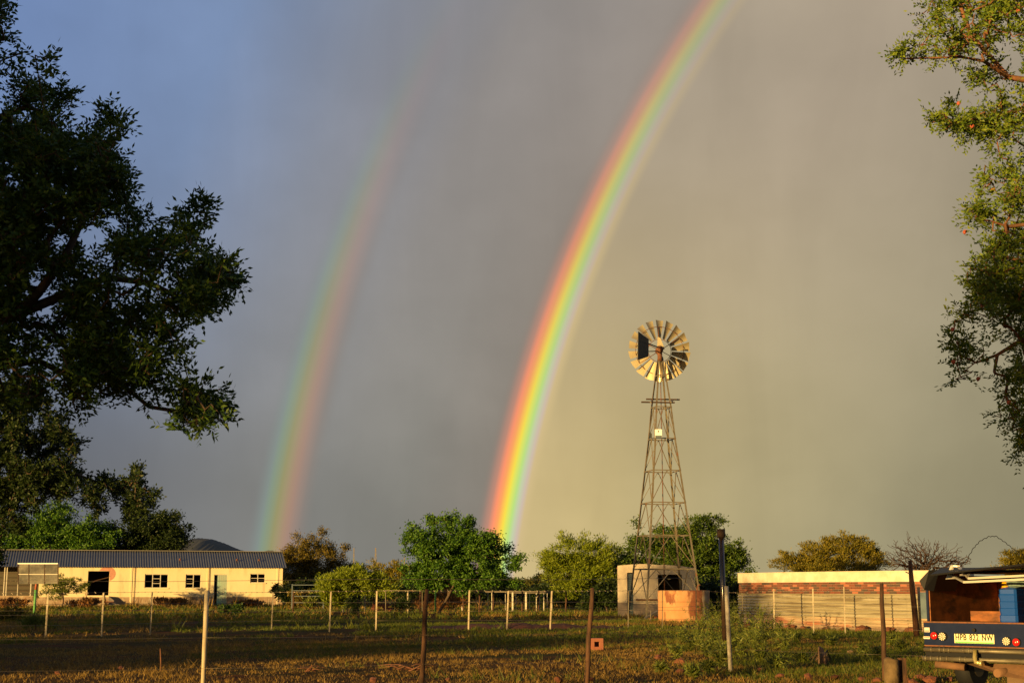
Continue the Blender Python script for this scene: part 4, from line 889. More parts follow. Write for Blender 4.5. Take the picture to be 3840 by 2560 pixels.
# jerry can and bag
jc = vloc(3784, 2352, .12); jw = empty('jerry_can', tuple(V0 + Matrix.Rotation(VA, 3, 'Z') @ Vector((jc.x, .27, .853))), VA, 'ribbed blue plastic water can with a yellow cap in the vehicle box', 'jerry can')
mb = MB(); zs = [0, .02, .09, .10, .17, .18, .25, .26, .33, .35, .40, .43]; ws = [.9, 1, 1, .94, 1, .94, 1, .94, 1, .95, .95, .55]
for z, w_ in zip(zs, ws): pass
hx_, hy_ = .115, .16; cv = []
for z, w_ in zip(zs, ws):
    a, b_ = hx_ * w_, hy_ * w_; c = .025
    cv += [(-a + c, -b_, z), (a - c, -b_, z), (a, -b_ + c, z), (a, b_ - c, z), (a - c, b_, z), (-a + c, b_, z), (-a, b_ - c, z), (-a, -b_ + c, z)]
mb.add(cv, [(i * 8 + k, i * 8 + (k + 1) % 8, (i + 1) * 8 + (k + 1) % 8, (i + 1) * 8 + k) for i in range(len(zs) - 1) for k in range(8)] + [tuple(range(8)), tuple(range((len(zs) - 1) * 8 + 7, (len(zs) - 1) * 8 - 1, -1))])
mb.build('can_body', K['blueplastic'], jw); MB().tube([(-.06, -.05, .425), (-.06, -.05, .49)], [.042, .04], 14).build('cap', K['yellow'], jw); MB().tube([(-.02, .1, .42), (-.02, .08, .46), (.05, -.0, .46), (.05, -.04, .42)], .014, 7).build('handle', K['blueplastic'], jw)
bg = rock_mesh('crumpled_bag', 1, K['bag'], 77, .5); ob = link('crumpled_bag', bg, None, None, tuple(V0 + Matrix.Rotation(VA, 3, 'Z') @ Vector((jc.x + .07, .22, 1.33)))); ob.scale = (.14, .12, .13)
tag(ob, 'pale green plastic bag crumpled on top of the blue can', 'bag')
# wavy wire over the vehicle
wpts = [px(3596, 2128, 18.), px(3625, 2098, 18.), px(3650, 2055, 18.), px(3675, 2028, 18.), (px(3708, 2011, 18.)), px(3735, 2010, 18.), px(3768, 2032, 18.), px(3800, 2058, 18.), px(3832, 2078, 18.), px(3880, 2130, 18.)]
pts = []
for i in range(len(wpts) - 1):
    for k in range(8):
        f = k / 8; p = wpts[i].lerp(wpts[i + 1], f); pts.append(p + Vector((.006 * math.sin((i * 8 + k) * 1.57), 0, .006 * math.cos((i * 8 + k) * 1.57))))
tag(MB().tube(pts, .0045, 5).build('wavy_wire', K['black'], None), 'wavy dark wire arching over the roof of the vehicle', 'wire')

# ------------------------------------------------------------------ ground clutter
hb = gd(2240, 2436); hbo = empty('hollow_block', tuple(hb), R(12), 'hollow red clay block standing on end right of the wooden post', 'block')
s_ = 46 / F * hb.y; hh = s_ * .92
mb = MB(); t_ = s_ * .26; D_ = s_ * 1.25
mb.box((-s_ / 2, 0, 0), (-s_ / 2 + t_, D_, hh)).box((s_ / 2 - t_, 0, 0), (s_ / 2, D_, hh)).box((-s_ / 2 + t_, .002, 0), (s_ / 2 - t_, D_ - .002, t_)).box((-s_ / 2 + t_, .002, hh - t_), (s_ / 2 - t_, D_ - .002, hh)).build('shell', K['brickl'], hbo)
MB().box((-s_ / 2 + t_ + .001, D_ * .5, t_), (s_ / 2 - t_ - .001, D_ * .55, hh - t_)).build('inner_web', K['brick'], hbo)
pile = [(1392, 2290), (1410, 2290), (1440, 2290), (1455, 2290), (1448, 2283), (1462, 2283), (1444, 2276), (1432, 2270), (1450, 2270), (1420, 2288), (1402, 2280), (1408, 2270)]
brm = MB().box((-.16, -.11, 0), (.16, .11, .14)).mesh('loose_brick', K['brickl'])
for q, (x, y) in enumerate(pile):
    p = gx(x, 83.); o = link('loose_brick', brm, None, None, (p.x, p.y, max(0, (2290 - y) / F * 83)), rng.uniform(-.15, .15)); tag(o, 'red brick in the far pile beyond the pale iron standards', 'brick', 'far brick pile')
for q, (x, y, w, kk, lb) in enumerate([
    (3078, 2478, 48, 5, 'pale splintered root stump in the grass left of the dark post'), (2940, 2480, 44, 1, 'flat red lump in front of the corrugated wall, left of the root stump'),
    (3330, 2552, 40, 0, 'angular red stone touching the foot of the dark slim post'), (3405, 2552, 26, 2, 'small red stone between the dark post and the cracked boulder'),
    (3455, 2548, 52, 3, 'large cracked red stone below the vehicle'), (3512, 2545, 22, 6, 'small pale stone right of the cracked red stone'), (3490, 2562, 60, 4, 'broad orange stone at the bottom edge under the vehicle'),
    (2555, 2490, 50, 2, 'orange brick lump left of the concrete post'), (2470, 2470, 38, 3, 'flat pinkish stone in the short turf'), (2550, 2520, 34, 1, 'dark red stone in the weeds near the concrete post'),
    (2095, 2556, 46, 0, 'broken brick at the bottom edge left of the wooden post'), (2215, 2552, 34, 4, 'red stone against the foot of the right wooden post'), (2445, 2440, 18, 5, 'small red stone right of the hollow block'),
    (2925, 2540, 40, 2, 'red rubble stone at the bottom, left of the stump'), (3030, 2545, 46, 3, 'red rubble stone below the root stump'), (3190, 2448, 26, 6, 'pale stone right of the root stump'),
    (455, 2508, 30, 1, 'dull red brick lying in the shaded field'), (215, 2528, 26, 3, 'dark red stone at the lower left'), (1680, 2550, 26, 2, 'red stone at the bottom edge right of the left wooden post'), (1400, 2556, 40, 0, 'red stone at the bottom edge left of the left wooden post'),
    (3130, 2545, 36, 4, 'red stone between the root stump and the dark post'), (2850, 2515, 30, 0, 'red stone right of the concrete post foot'), (1670, 2334, 12, 3, 'tiny red stone by the red soil bank'),
    (3290, 2558, 44, 2, 'red stone at the bottom edge left of the dark slim post'), (3230, 2552, 36, 1, 'brown stone left of the dark post foot'), (3560, 2556, 40, 3, 'red-brown stone under the left bumper end'), (3620, 2560, 50, 1, 'flat red stone below the tow hook'), (3420, 2566, 40, 4, 'red stone at the bottom edge between log and vehicle')]):
    stone(x, y, w, kk, lb, 'loose stones in the foreground', 'stone')
# stump roots
p = gd(3085, 2490); r0 = empty('tree_root', tuple(p), 0, 'tangled dry roots around the pale splintered stump', 'root'); mb = MB()
for q in range(14):
    a = rng.uniform(0, 6.28); L = rng.uniform(.1, .28); mb.tube([(0, 0, .1), (math.cos(a) * L * .5, math.sin(a) * L * .5, .12 + rng.uniform(0, .12)), (math.cos(a) * L, math.sin(a) * L, rng.uniform(-.02, .1))], [.02, .014, .005], 5)
mb.build('roots', K['log'], r0); MB().tube([(0, 0, -.05), (.0, 0, .12), (-.03, 0, .26), (-.05, 0, .30)], [.09, .075, .05, .012], 8).build('splinter', K['rockp'], r0)
p = gd(3362, 2566); lg = empty('cut_log', tuple(p), 0, 'short mossy cut log standing beside the dark slim post', 'log')
MB().tube([(-.06, 0, -.05), (-.055, 0, .33), (-.05, 0, .345)], [.105, .10, .07], 12).build('log', K['log'], lg); MB().box((.04, .02, -.05), (.15, .06, .35)).build('slab', K['wood'], lg)
for (x, y0, y1, lb) in ((605, 2515, 2430, 'thin red stick standing in the shaded field left of the pale post'), (2880, 2465, 2420, 'short stump stick left of the flat red lump')):
    p = gd(x, y0); tag(MB().tube([p - Vector((0, 0, .05)), px(x - 2, (y0 + y1) / 2, p.y), px(x - 4, y1, p.y)], [.012, .012, .009], 6).build('stick', K['rust'] if x < 1000 else K['log'], None), lb, 'stick')
def twigs(name, x, y, w, n, label, m):
    p = gd(x, y); rr = empty(name, tuple(p), 0, label, 'branch'); mb = MB(); W_ = w / F * p.y
    for q in range(n):
        a = rng.uniform(-.25, .25) + (math.pi if q % 2 else 0); L = W_ * rng.uniform(.25, .55); c = Vector((rng.normal() * W_ * .15, rng.normal() * .1, .03)); e = c + Vector((math.cos(a) * L, math.sin(a) * L, rng.uniform(0, .12)))
        mb.tube([c, c.lerp(e, .5) + Vector((0, 0, rng.uniform(0, .06))), e], [.012, .009, .004], 5)
    mb.build('twig', K[m], rr)
twigs('dry_branch', 1535, 2520, 180, 12, 'dry reddish branch on the turf crossing behind the left wooden post', 'rust'); twigs('dry_branch', 1175, 2522, 120, 7, 'thin dry reddish branch on the turf right of the pale post', 'rust'); twigs('dry_branch', 3260, 2440, 90, 8, 'reddish twigs in the weeds left of the dark slim post', 'rust')
# red soil bank
sb = []; n = 60; a_ = gd(1590, 2350); b_ = gd(2390, 2356)
for i in range(n + 1):
    f = i / n; c = a_.lerp(b_, f); h = .17 * math.sin(math.pi * f) ** .6 * (1 + .2 * math.sin(f * 31)); w_ = 1.0
    for k in range(7): u = k / 6 - .5; sb.append((c.x, c.y + u * 2 * w_, -.03 + h * max(0, math.cos(u * math.pi)) + .012 * math.sin(i * 1.7 + k)))
tag(MB().add(sb, [(i * 7 + k, i * 7 + k + 1, (i + 1) * 7 + k + 1, (i + 1) * 7 + k) for i in range(n) for k in range(6)], True).build('soil_bank', K['soil']), kind='structure')

# ------------------------------------------------------------------ trees and bushes in the middle distance
bush('leafy_tree', [(1630, 2030, 105, 80), (1740, 2030, 110, 85), (1840, 2090, 85, 75), (1565, 2140, 55, 55), (1935, 2115, 40, 35), (1660, 2140, 120, 70), (1790, 2150, 110, 60), (1880, 2180, 60, 40), (1600, 2195, 60, 25), (1720, 2205, 60, 22), (1545, 2000, 30, 30), (1690, 2010, 85, 75), (1720, 2090, 120, 70)], 76, 'dense leafy green tree at the foot of the bright rainbow', 'leaf_t3', 900, 44, .15, .075, .15, trunk=1640, seed=5, shell=.35, natt=160)
bush('rusty_tree', [(1170, 2080, 95, 85), (1110, 2130, 60, 90), (1260, 2110, 70, 65), (1330, 2140, 45, 45), (1180, 2190, 110, 70)], 128, 'round rusty-green tree right of the cream building', 'leaf_brown', 700, 46, .17, .075, .22, trunk=1190, seed=6, shell=.4, natt=90)
bush('dome_bush', [(1480, 2165, 100, 55), (1420, 2185, 70, 45), (1560, 2180, 60, 45)], 98, 'low yellowish dome bush between the rusty and the leafy tree', 'leaf_gold', 320, 34, .22, .05, .16, style='acacia', trunk=1480, seed=8, cat='bush')
bush('thorn_bush', [(1330, 2180, 110, 45), (1250, 2200, 60, 45), (1420, 2195, 60, 35), (1260, 2240, 45, 35)], 80, 'pale green thorn bush in front of the rusty tree', 'leaf_acacia', 560, 30, .19, .045, .16, style='acacia', trunk=1300, seed=9, cat='bush', natt=110)
bush('acacia_tree', [(2150, 2075, 110, 55), (2235, 2090, 90, 60), (2080, 2110, 55, 40), (2190, 2150, 110, 60), (2130, 2200, 80, 45), (2270, 2160, 60, 70)], 92, 'domed yellow-green acacia left of the shed', 'leaf_acacia', 900, 34, .22, .05, .18, style='acacia', trunk=2180, seed=10, natt=110)
bush('green_thicket_tree', [(2480, 2020, 120, 70), (2610, 2030, 110, 75), (2700, 2060, 70, 70), (2390, 2080, 60, 60), (2760, 2110, 55, 60), (2560, 2130, 190, 110), (2700, 2200, 100, 90), (2660, 1965, 45, 35), (2350, 2170, 50, 80), (2640, 2160, 150, 100), (2560, 2060, 150, 60)], 84, 'bushy green tree rising behind the shed and windmill', 'leaf_g5', 1500, 40, .15, .07, .17, trunk=2560, seed=12, shell=.42, natt=150)
bush('acacia_tree', [(3200, 2060, 100, 48), (3090, 2090, 95, 45), (2990, 2115, 80, 38), (3120, 2135, 160, 40), (3260, 2110, 60, 45)], 104, 'flat-topped golden acacia above the left half of the brick wall', 'leaf_gold', 900, 32, .22, .055, .18, style='acacia', trunk=3120, seed=13, natt=120)
bush('acacia_tree', [(3860, 2110, 90, 50), (3800, 2130, 50, 30)], 95, 'orange-tinted acacia at the right edge above the vehicle', 'leaf_gold', 220, 34, .24, .055, .18, style='acacia', trunk=3880, seed=14)
bush('bare_thorn_tree', [(3420, 2070, 95, 55), (3530, 2090, 95, 55), (3360, 2100, 50, 45), (3470, 2120, 130, 45), (3600, 2110, 45, 35)], 66, 'leafless thorn tree behind the right end of the wall', 'leaf_brown', 1900, 0, .1, .1, .1, bark='bark_b', trunk=3425, seed=15, natt=1500, rtip=.0085, rmax=.16, shell=.6)
bush('scrub_bush', [(2010, 2190, 60, 28), (2070, 2185, 50, 34), (1950, 2200, 50, 25)], 120, 'dark scrub in the gap between the leafy tree and acacia', 'leaf_olive', 260, 26, .26, .1, .2, trunk=2010, seed=16, cat='bush')
bush('green_tree', [(240, 1965, 90, 75), (130, 2000, 100, 70), (340, 2010, 90, 60), (30, 2030, 80, 60), (240, 2060, 190, 40)], 126, 'bright green tree behind the left part of the corrugated roof', 'leaf_t3', 700, 44, .24, .12, .28, trunk=230, seed=17, shell=.45, natt=90)
bush('dark_round_tree', [(560, 1985, 80, 75), (630, 2010, 75, 75), (500, 2010, 90, 70), (600, 2050, 105, 35), (400, 2050, 90, 40)], 128, 'dark round tree behind the roof beside the hill', 'leaf_shade_dark', 700, 44, .24, .12, .28, trunk=560, seed=18, shell=.45, natt=110)  # crown darkened by its leaf colour, the shade rows miss it
# undergrowth put in for the dark shade below the trees
bush('shade_undergrowth', [(2700, 2240, 80, 60), (2760, 2270, 60, 40), (2640, 2250, 60, 50)], 74, 'undergrowth coloured as deep shade between the water tank and the reservoir wall', 'leaf_shade_dark', 300, 26, .18, .08, .16, trunk=2710, seed=61, cat='shrub')
bush('shade_undergrowth', [(2290, 2230, 45, 55), (2240, 2245, 60, 40)], 80, 'undergrowth coloured as deep shade at the left side of the shed', 'leaf_shade_dark', 200, 26, .2, .08, .16, trunk=2280, seed=62, cat='shrub')
bush('shade_undergrowth', [(1700, 2215, 130, 40), (1850, 2210, 110, 35), (1560, 2215, 80, 30)], 92, 'undergrowth coloured as deep shade under the leafy green tree', 'leaf_shade_dark', 420, 26, .22, .09, .18, trunk=1700, seed=63, cat='shrub')
bush('shade_undergrowth', [(2060, 2225, 120, 30), (2180, 2225, 120, 35)], 105, 'undergrowth coloured as deep shade below the domed acacia', 'leaf_shade_dark', 360, 26, .24, .09, .2, trunk=2120, seed=64, cat='shrub')
bush('shade_undergrowth', [(1150, 2225, 90, 45), (1290, 2225, 90, 40), (1420, 2225, 90, 32)], 104, 'undergrowth coloured as deep shade behind the pipe gate', 'leaf_shade_dark', 360, 26, .24, .09, .2, trunk=1200, seed=65, cat='shrub')
# low shrubs
bush('shrub', [(235, 2190, 60, 40), (190, 2215, 60, 35), (290, 2200, 30, 30)], 107, 'green thorn shrub in front of the cream wall by the backboard', 'leaf_weed', 150, 24, .20, .05, .14, style='acacia', trunk=230, seed=21, cat='shrub', natt=70)
bush('shrub', [(1660, 2240, 55, 45), (1690, 2265, 50, 30), (1580, 2262, 40, 30)], 84, 'russet dry shrub below the leafy tree', 'leaf_dry', 170, 30, .24, .035, .12, style='up', trunk=1660, seed=22, cat='shrub')
for q, (x, y, rx, ry, d, m, lb) in enumerate([(1310, 2275, 25, 22, 72, 'leaf_shade_dark', 'dark low shrub left of the far brick pile'), (1510, 2270, 30, 26, 74, 'leaf_shade_dark', 'dark low shrub right of the far brick pile'), (835, 2280, 16, 20, 78, 'leaf_l', 'dark weed before the teal door'), (890, 2285, 14, 14, 78, 'leaf_l', 'smaller dark weed right of the teal door'), (1165, 2262, 20, 14, 82, 'leaf_weed', 'low green tuft in front of the pipe gate'), (140, 2345, 60, 25, 46, 'leaf_weed', 'sprawling green weed at the left behind the pale standards'), (50, 2300, 50, 22, 60, 'leaf_olive', 'olive weed at the left edge in front of the porch'), (1040, 2215, 14, 20, 106, 'leaf_olive', 'thin sapling at the right corner of the cream wall'), (325, 2262, 60, 14, 97, 'leaf_dry', 'dry russet scrub at the foot of the wall below the dark opening'), (640, 2258, 70, 9, 105, 'leaf_dry', 'dry scrub along the plinth below the windows'), (930, 2262, 50, 7, 108, 'leaf_dry', 'dry scrub along the plinth right of the teal door'), (40, 2262, 60, 12, 95, 'leaf_dry', 'dry russet scrub below the porch wall'), (1120, 2245, 40, 30, 100, 'leaf_brown', 'brown shrub beside the pipe gate')]):
    bush('shrub', [(x, y, rx, ry)], d, lb, m, 40 if rx < 40 else 80, 22, .16 * d / 75, .05 * d / 75, .10, style='up' if 'dry' in m or 'weed' in m else 'leaf', seed=30 + q, natt=14, rtip=.008, cat='shrub')
# tall feathery weeds round the concrete post
wlist = [(2620, 2400, 110), (2680, 2420, 150), (2740, 2400, 170), (2800, 2410, 130), (2860, 2420, 120), (2930, 2400, 90), (2650, 2460, 100), (2780, 2470, 110), (2720, 2470, 90), (2850, 2480, 80), (2990, 2410, 70), (2560, 2410, 70), (2800, 2345, 110), (2700, 2345, 120), (3010, 2480, 50), (3060, 2400, 50), (3240, 2460, 90), (3290, 2470, 80), (3380, 2440, 70), (2920, 2510, 60), (2480, 2520, 40), (2660, 2520, 50), (2600, 2540, 50), (3470, 2440, 60), (2640, 2350, 120), (2740, 2350, 150), (2850, 2370, 120), (2900, 2350, 90), (2590, 2440, 90), (2700, 2500, 100), (2830, 2440, 130), (2760, 2430, 160), (2950, 2450, 90), (3120, 2420, 60), (3340, 2420, 70), (2540, 2470, 60)]
for q, (x, y, h) in enumerate(wlist):
    p = np.array(gd(x, y)); rg = np.random.default_rng(100 + q); H = h / F * p[1] * (.55 if x > 2960 else .9); ns = 12; Vs = []; stems = []
    for s in range(ns):
        top = np.array([rg.normal() * H * .38, rg.normal() * H * .38, H * rg.uniform(.65, 1.05)]); m_ = 26; f = rg.uniform(.15, 1, m_)[:, None]
        c = top * f * [1, 1, .9] + np.array([0, 0, 1]) * (H * .1 * f * (1 - f)); ax = unit(rg.normal(size=(m_, 3)) * .8 + [0, 0, .45]); V, _ = leaf_quads(c, ax, .11 * rg.uniform(.5, 1.3, m_), .020, rg); Vs.append(V); stems.append(top)
    V = np.concatenate(Vs); ob = empty('weed', tuple(p), 0, 'feathery green weed in the patch around the concrete post' if 2500 < x < 2960 else 'feathery green weed in the grass before the corrugated wall', 'weed', 'feathery weeds')
    o2 = link('foliage', fast('foliage', V, np.arange(len(V)).reshape(-1, 4), K['leaf_weed']), None, ob); o2['kind'] = 'stuff'
    mb = MB()
    for tp_ in stems: mb.tube([(0, 0, -.02), tuple(tp_ * [.45, .45, .5]), tuple(tp_)], [.005, .004, .002], 4)
    mb.build('stem', K['leaf_weed'], ob)

# ------------------------------------------------------------------ big near trees
def near_tree(name, label, poly, limbs, d, dj, natt, leafm_, barkm, seed, npl, L, ll, lw, hole, pairs=4, spots=(), rtip=.0035, rmax=.11, base=None, extra=None):
    rg = np.random.default_rng(seed); poly = np.array(poly, float); lo, hi = poly.min(0), poly.max(0); A = []
    while len(A) < natt:
        c = rg.uniform(lo, hi, (natt * 4, 2)); c = c[in_poly(c, poly)]; c = c[vnoise(c, hole[0], seed) > hole[1]]; A += list(c)
    A = np.array(A[:natt]); kc = natt // 4; A = A[rg.integers(0, kc, natt)] + rg.normal(size=(natt, 2)) * max(24, 310 / d * 1.7); A[:, 0] = np.minimum(A[:, 0], hi[0]); dd = d + rg.uniform(-dj, dj, natt); att = np.array([px(a[0], a[1], v) for a, v in zip(A, dd)])
    nodes = [np.array(base) + [0, 0, -.15]]; par = [0]; ex = []
    for lb in limbs:
        ex += [np.array(px(lb[-1][0] + rg.normal() * 22, lb[-1][1] - abs(rg.normal()) * 25, d + lb[-1][2])) for _ in range(5)]
        prev = 0; p0_ = np.array(px(lb[0][0], lb[0][1], d + lb[0][2])); prev = 0 if len(nodes) < 2 else int(np.argmin([np.linalg.norm(n_ - p0_) for n_ in nodes]))
        for (x, y, dz) in lb:
            p = np.array(px(x, y, d + dz)); near = [i for i in range(len(nodes)) if np.linalg.norm(nodes[i] - p) < .02]
            if near: prev = near[0]; continue
            nodes.append(p); par.append(prev); prev = len(nodes) - 1
    att = np.concatenate([att, np.array(ex)])
    P, pr, tips = grow(nodes, par, att, rg, .22, .12, 3)
    skel = skeleton_mesh('trunk', P, pr, K[barkm], rtip, rmax, 6)
    # leaves along the last stretch of every twig
    seg = np.unique(np.concatenate([tips, pr[tips]])); seg = seg[seg >= len(nodes)]; a = P[pr[seg]]; b_ = P[seg]; idx = np.repeat(np.arange(len(seg)), npl); f = rg.random(len(idx))[:, None]
    c = a[idx] * (1 - f) + b_[idx] * f + rg.normal(size=(len(idx), 3)) * .025; dr_ = unit(unit(b_ - a)[idx] * .7 + rg.normal(size=(len(idx), 3)) * .65)
    V = pinnate(c, dr_, L * rg.uniform(.6, 1.2, len(c)), rg, pairs, ll, lw); foli = fast('crown', V, np.arange(len(V)).reshape(-1, 4), K[leafm_])
    root = tree_root(name, tuple(base), label); finish_tree(root, skel, foli)
    return root, P[tips], rg
LD = 12.5
left_poly = [(-500, -100), (-60, -100), (10, 90), (30, 250), (60, 270), (110, 240), (210, 330), (240, 420), (130, 460), (250, 490), (300, 560), (340, 520), (400, 460), (420, 480), (395, 580), (440, 610), (520, 690), (540, 740), (610, 790), (640, 850), (720, 860), (750, 800), (795, 820), (740, 960), (810, 930), (860, 1040), (800, 1140), (740, 1130), (600, 1080), (480, 1050), (400, 1050), (480, 1090), (530, 1170), (600, 1180), (620, 1230), (650, 1270), (660, 1340), (720, 1420), (810, 1440), (800, 1560), (740, 1600), (650, 1540), (540, 1510), (480, 1440), (380, 1420), (290, 1440), (280, 1530), (230, 1500), (130, 1440), (60, 1500), (-500, 1560)]
lbase = np.array(gx(-330, LD))
limbs_l = [[(-330, 1900, 0), (-300, 1500, 0), (-220, 1250, 0), (60, 1180, -.2), (150, 1090, -.3), (250, 950, -.3), (330, 780, 0), (330, 600, .2)],
           [(-330, 1900, 0), (-300, 1500, 0), (-100, 1400, .3), (140, 1350, .3), (280, 1420, .3), (400, 1420, .4), (480, 1460, .3), (560, 1525, .3), (690, 1545, .3), (780, 1560, .3)],
           [(-220, 1250, 0), (60, 1180, -.2), (400, 1040, 0), (560, 1060, .1), (700, 1130, .1), (790, 1130, .1), (830, 1060, .1)],
           [(-300, 1500, 0), (-260, 900, .4), (-180, 500, .4), (30, 430, .4), (100, 400, .4)], [(100, 400, .4), (170, 425, .4), (215, 400, .4), (235, 375, .4)], [(330, 780, 0), (360, 560, .1), (410, 540, .1), (415, 470, .1)], [(700, 860, .1), (745, 880, .1), (765, 840, .1), (775, 800, .1)]]
near_tree('shade_tree', 'large dark tree filling the left edge with curling twigs and compound leaves', left_poly, limbs_l, LD, 1.2, 1500, 'leaf_l', 'bark_d', 51, 5, .15, .062, .024, (.012, -.30), base=lbase, rtip=.0052)
LD2 = 90.
lp2 = [(-300, 1420), (60, 1430), (160, 1480), (200, 1560), (250, 1600), (290, 1580), (310, 1640), (370, 1640), (420, 1650), (450, 1740), (500, 1760), (550, 1800), (600, 1850), (580, 1900), (500, 1930), (400, 1900), (330, 1880), (240, 1840), (150, 1850), (120, 1900), (60, 1940), (30, 2120), (-300, 2200)]
near_tree('dark_tree', 'dark spreading tree below the big crown at the left, above the roof', lp2, [[(-200, 2100, 0), (-120, 1850, 0), (60, 1780, 0), (240, 1760, .3), (400, 1820, .3)], [(-120, 1850, 0), (100, 1640, .5)]], LD2, 5., 1100, 'leaf_shade_dark', 'bark_d', 52, 6, .52, .23, .11, (.014, -.55), base=np.array(gx(-200, LD2)), rtip=.016, rmax=.35)  # near-black shade of the crown comes from the leaf colour
RD = 12.
right_poly = [(4300, -150), (3480, -150), (3530, 0), (3510, 60), (3480, 90), (3420, 130), (3380, 150), (3330, 215), (3400, 230), (3450, 300), (3500, 290), (3540, 290), (3530, 360), (3580, 380), (3530, 440), (3540, 500), (3600, 500), (3650, 480), (3690, 540), (3720, 560), (3700, 640), (3720, 680), (3690, 750), (3640, 800), (3620, 850), (3640, 890), (3620, 930), (3690, 960), (3690, 1020), (3640, 1080), (3600, 1150), (3580, 1230), (3530, 1280), (3530, 1330), (3560, 1400), (3660, 1420), (3740, 1430), (3840, 1380), (3840, 1440), (3780, 1520), (3770, 1590), (3850, 1600), (3850, 1720), (4300, 1760)]
rbase = np.array(gx(4420, RD))
limbs_r = [[(4420, 1900, 0), (4380, 1300, 0), (4200, 700, 0), (3900, 310, 0), (3780, 290, 0), (3690, 230, -.2), (3610, 215, -.2), (3400, 220, -.2)], [(3780, 290, 0), (3640, 130, .1), (3600, 20, .1)], [(4200, 700, 0), (3860, 400, .3), (3760, 430, .3), (3700, 460, .3), (3640, 480, .3)], [(4380, 1300, 0), (3950, 830, -.3), (3780, 850, -.3), (3720, 830, -.3), (3660, 820, -.3)], [(4380, 1300, 0), (3840, 1270, 0), (3740, 1330, 0), (3660, 1360, 0), (3600, 1330, 0)], [(4380, 1300, 0), (3900, 1000, .3), (3760, 960, .3)]]
rt, rtips, rg = near_tree('podded_tree', 'fresh green tree with reddish twigs and small red pods at the right edge', right_poly, limbs_r, RD, .7, 640, 'leaf_r', 'bark_r', 53, 5, .15, .042, .017, (.014, -.22), pairs=6, base=rbase, rtip=.0042, rmax=.09)
ob0 = Vector(rt.location); pod = rock_mesh('seed_pod', .018, K['pod'], 5, 1.)
for (x, y) in [(3725, 58), (3818, 40), (3595, 388), (3645, 473), (3722, 715), (3618, 870), (3685, 1146), (3572, 1235), (3575, 1356), (3668, 1420), (3782, 1508), (3700, 1350)]:
    p = px(x, y, RD - .3) - ob0; link('seed_pod', pod, None, rt, tuple(p))
# long fine bare spines at the tips of the right tree
mb = MB(); r2 = np.random.default_rng(3)
for tpos in rtips[r2.choice(len(rtips), 260, False)]:
    dv = Vector((-.9, r2.normal() * .3, .25 + r2.normal() * .45)).normalized() * r2.uniform(.05, .14); a = Vector(tpos) - ob0; mb.tube([a, a + dv * .6, a + dv], [.0016, .0012, .0008], 3, False)
mb.build('spines', K['bark_r'], rt)['kind'] = 'stuff'

# ------------------------------------------------------------------ trees outside the picture, up-sun, that shade the field
ca, sa = math.cos(SUN_AZ), math.sin(SUN_AZ)
def us(u, s): return np.array([u * ca + s * sa, -u * sa + s * ca, 0.])
def shade(u, s, zlo, zhi, rad, n, label, seed, leaf=.30, tr=.14, dens=26):
    rg = np.random.default_rng(seed); base = us(u, s); zm, h = (zlo + zhi) / 2, (zhi - zlo) / 2
    q = unit(rg.normal(size=(n, 3))) * (rg.random(n) ** .45)[:, None] * [rad, rad, h]; P = q + base + [0, 0, zm]
    root = tree_root('shade_tree', tuple(base), label, 'trees up-sun outside the picture')
    top = base + [0, 0, zlo + h * .5]; SP, pr, tips = grow([base + [0, 0, -.1], (base + top) / 2, top], [0, 0, 1], P[:60], rg); skel = skeleton_mesh('trunk', SP, pr, K['bark_d'], .02, tr)
    idx = np.repeat(np.arange(n), dens); c = P[idx] + rg.normal(size=(len(idx), 3)) * .28; V, Fq = leaf_quads(c, unit(rg.normal(size=c.shape)), leaf * rg.uniform(.6, 1.3, len(c)), leaf * .5, rg)
    c[:, 2] = np.maximum(c[:, 2], .05)
    finish_tree(root, skel, fast('crown', V, Fq, K['leaf_l']))
sd_i = 200
def row(us_list, lab):
    global sd_i
    for (u, s, zl, zh, rad, n) in us_list:
        sd_i += 1; shade(u, s, zl, zh, rad, n, lab, sd_i)
row([(-12.5, -14, 3.0, 10.6, 3.6, 260), (-10.2, -17, 4.4, 10.5, 1.7, 130), (-17, -13, 3.6, 10, 1.8, 110)], 'tall shade tree behind the camera, outside the picture')
row([(u, -15 + (i % 3), -.6, 3.75 + .3 * math.sin(i * 2.3), 1.6, 110) for i, u in enumerate(np.arange(-21.6, -34.5, -2.1))], 'dense bush in the row up-sun of the field, outside the picture')
row([(u, -15 + (i % 3), -.8, 5.4 + .4 * math.sin(i * 1.7), 1.9, 140) for i, u in enumerate(np.arange(-39.3, -62, -2.6))], 'dense tall bush in the row up-sun of the field, outside the picture')
row([(-39.2, -17, 4.3, 9.6, 3.0, 150)], 'tall tree in the up-sun row, outside the picture')
row([(-26.6, -15, 4.5, 6.0, 1.4, 16)], 'small tree in the up-sun row, outside the picture')
row([(-4.2, -12, 3.4, 5.7, 2.4, 130)], 'spreading tree just behind the camera, outside the picture')

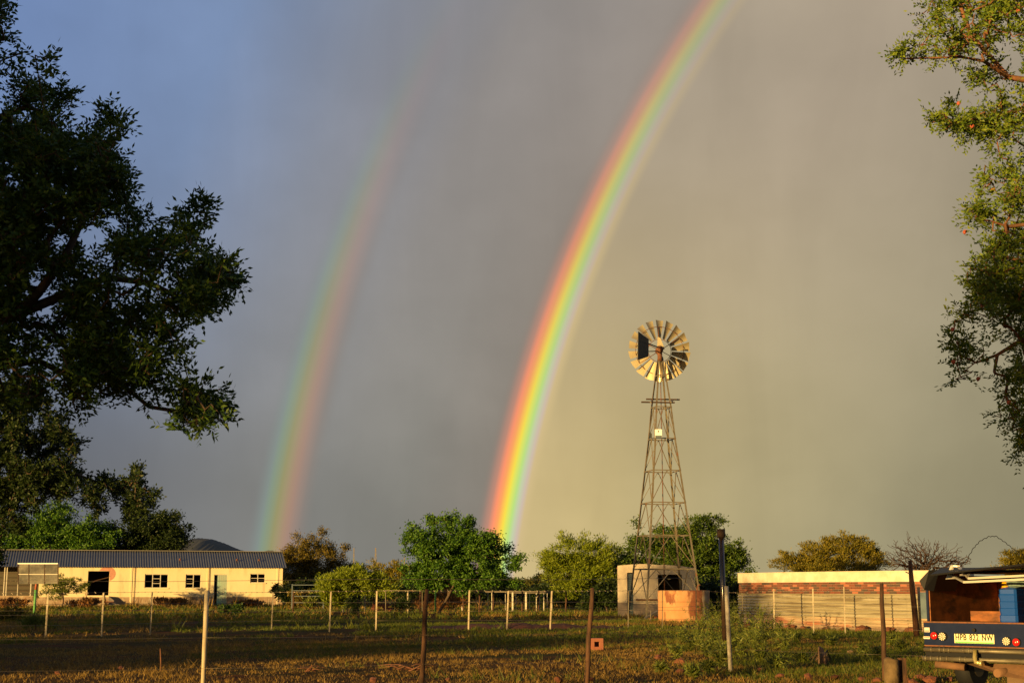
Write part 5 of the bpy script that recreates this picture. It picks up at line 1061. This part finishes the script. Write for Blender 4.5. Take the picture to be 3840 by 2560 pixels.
# ------------------------------------------------------------------ grass
def grass(name, y0, y1, n, h, w, m, seed, xlim=None, thr=-9, patch=.25, label=None, xb=0.):
    rg = np.random.default_rng(seed); y = np.sqrt(rg.uniform(y0 ** 2, y1 ** 2, n)); x = rg.uniform(-1, 1, n) * (y * .40 + 1.2)
    c = np.stack([x, y, gz(x, y) - .025], 1); nn = vnoise(c[:, :2], patch, seed) + xb * np.tanh((x - .04 * y) / (.12 * y)) + .25 * vnoise(c[:, :2], patch * 5, seed + 4); k = nn > thr; c = c[k]; nn = nn[k]
    # gather blades into tufts
    k2 = len(c) // 7 + 1; cen = c[:k2]; pick = rg.integers(0, k2, len(c)); sp = .035 * (np.sqrt(c[:, 1]) / 4.5); c[:, :2] = cen[pick][:, :2] + rg.normal(size=(len(c), 2)) * sp[:, None]
    H = h * rg.uniform(.4, 1.3, len(c)) * (1 + .45 * vnoise(c[:, :2], .8, seed + 1)); H = np.maximum(H, h * .25)
    lean = rg.normal(size=(len(c), 2)) * .55; a = rg.uniform(0, math.pi, len(c)); r = np.stack([np.cos(a), np.sin(a), 0 * a], 1) * (w / 2 * rg.uniform(.6, 1.4, len(c)))[:, None]
    tip = c + np.stack([lean[:, 0] * H, lean[:, 1] * H, H], 1); V = np.stack([c - r, c + r, tip], 1).reshape(-1, 3)
    o = link(name, fast(name, V, np.arange(len(V)).reshape(-1, 3), K[m])); tag(o, label, 'grass', kind='stuff'); return o
grass('grass', 15, 34, 240000, .06, .011, 'grass', 1, thr=.05, xb=.55, label='short green turf in the foreground')
grass('dry_grass', 15, 38, 230000, .05, .010, 'grassdry', 2, thr=-.1, xb=-.15, label='short dry straw-coloured turf in the foreground')
grass('grass', 34, 64, 190000, .09, .020, 'grass', 3, thr=-.15, xb=.35, label='green grass of the middle field')
grass('dry_grass', 36, 66, 110000, .09, .020, 'grassdry', 4, thr=.1, label='dry grass of the middle field')
grass('grass', 64, 118, 90000, .16, .05, 'grass', 5, thr=-.3, label='grass between the fence and the cream building')
grass('dry_grass', 60, 118, 40000, .20, .045, 'grassdry', 6, thr=.1, label='dry grass patches near the buildings')
grass('dry_grass', 95, 160, 9000, .7, .06, 'grassdry', 7, thr=.0, label='tall pale dry grass behind the far fence')
grass('tall_grass', 16, 40, 60000, .15, .012, 'grass', 8, thr=.62, xb=.45, patch=.7, label='taller green grass tufts scattered over the turf')
grass('dry_tufts', 16, 44, 36000, .16, .010, 'grassdry', 9, thr=.85, patch=.9, label='taller dry tufts scattered over the turf')
grass('green_weeds', 40, 80, 40000, .26, .03, 'grass', 12, thr=.8, patch=.5, label='low green weeds scattered along the middle fence')
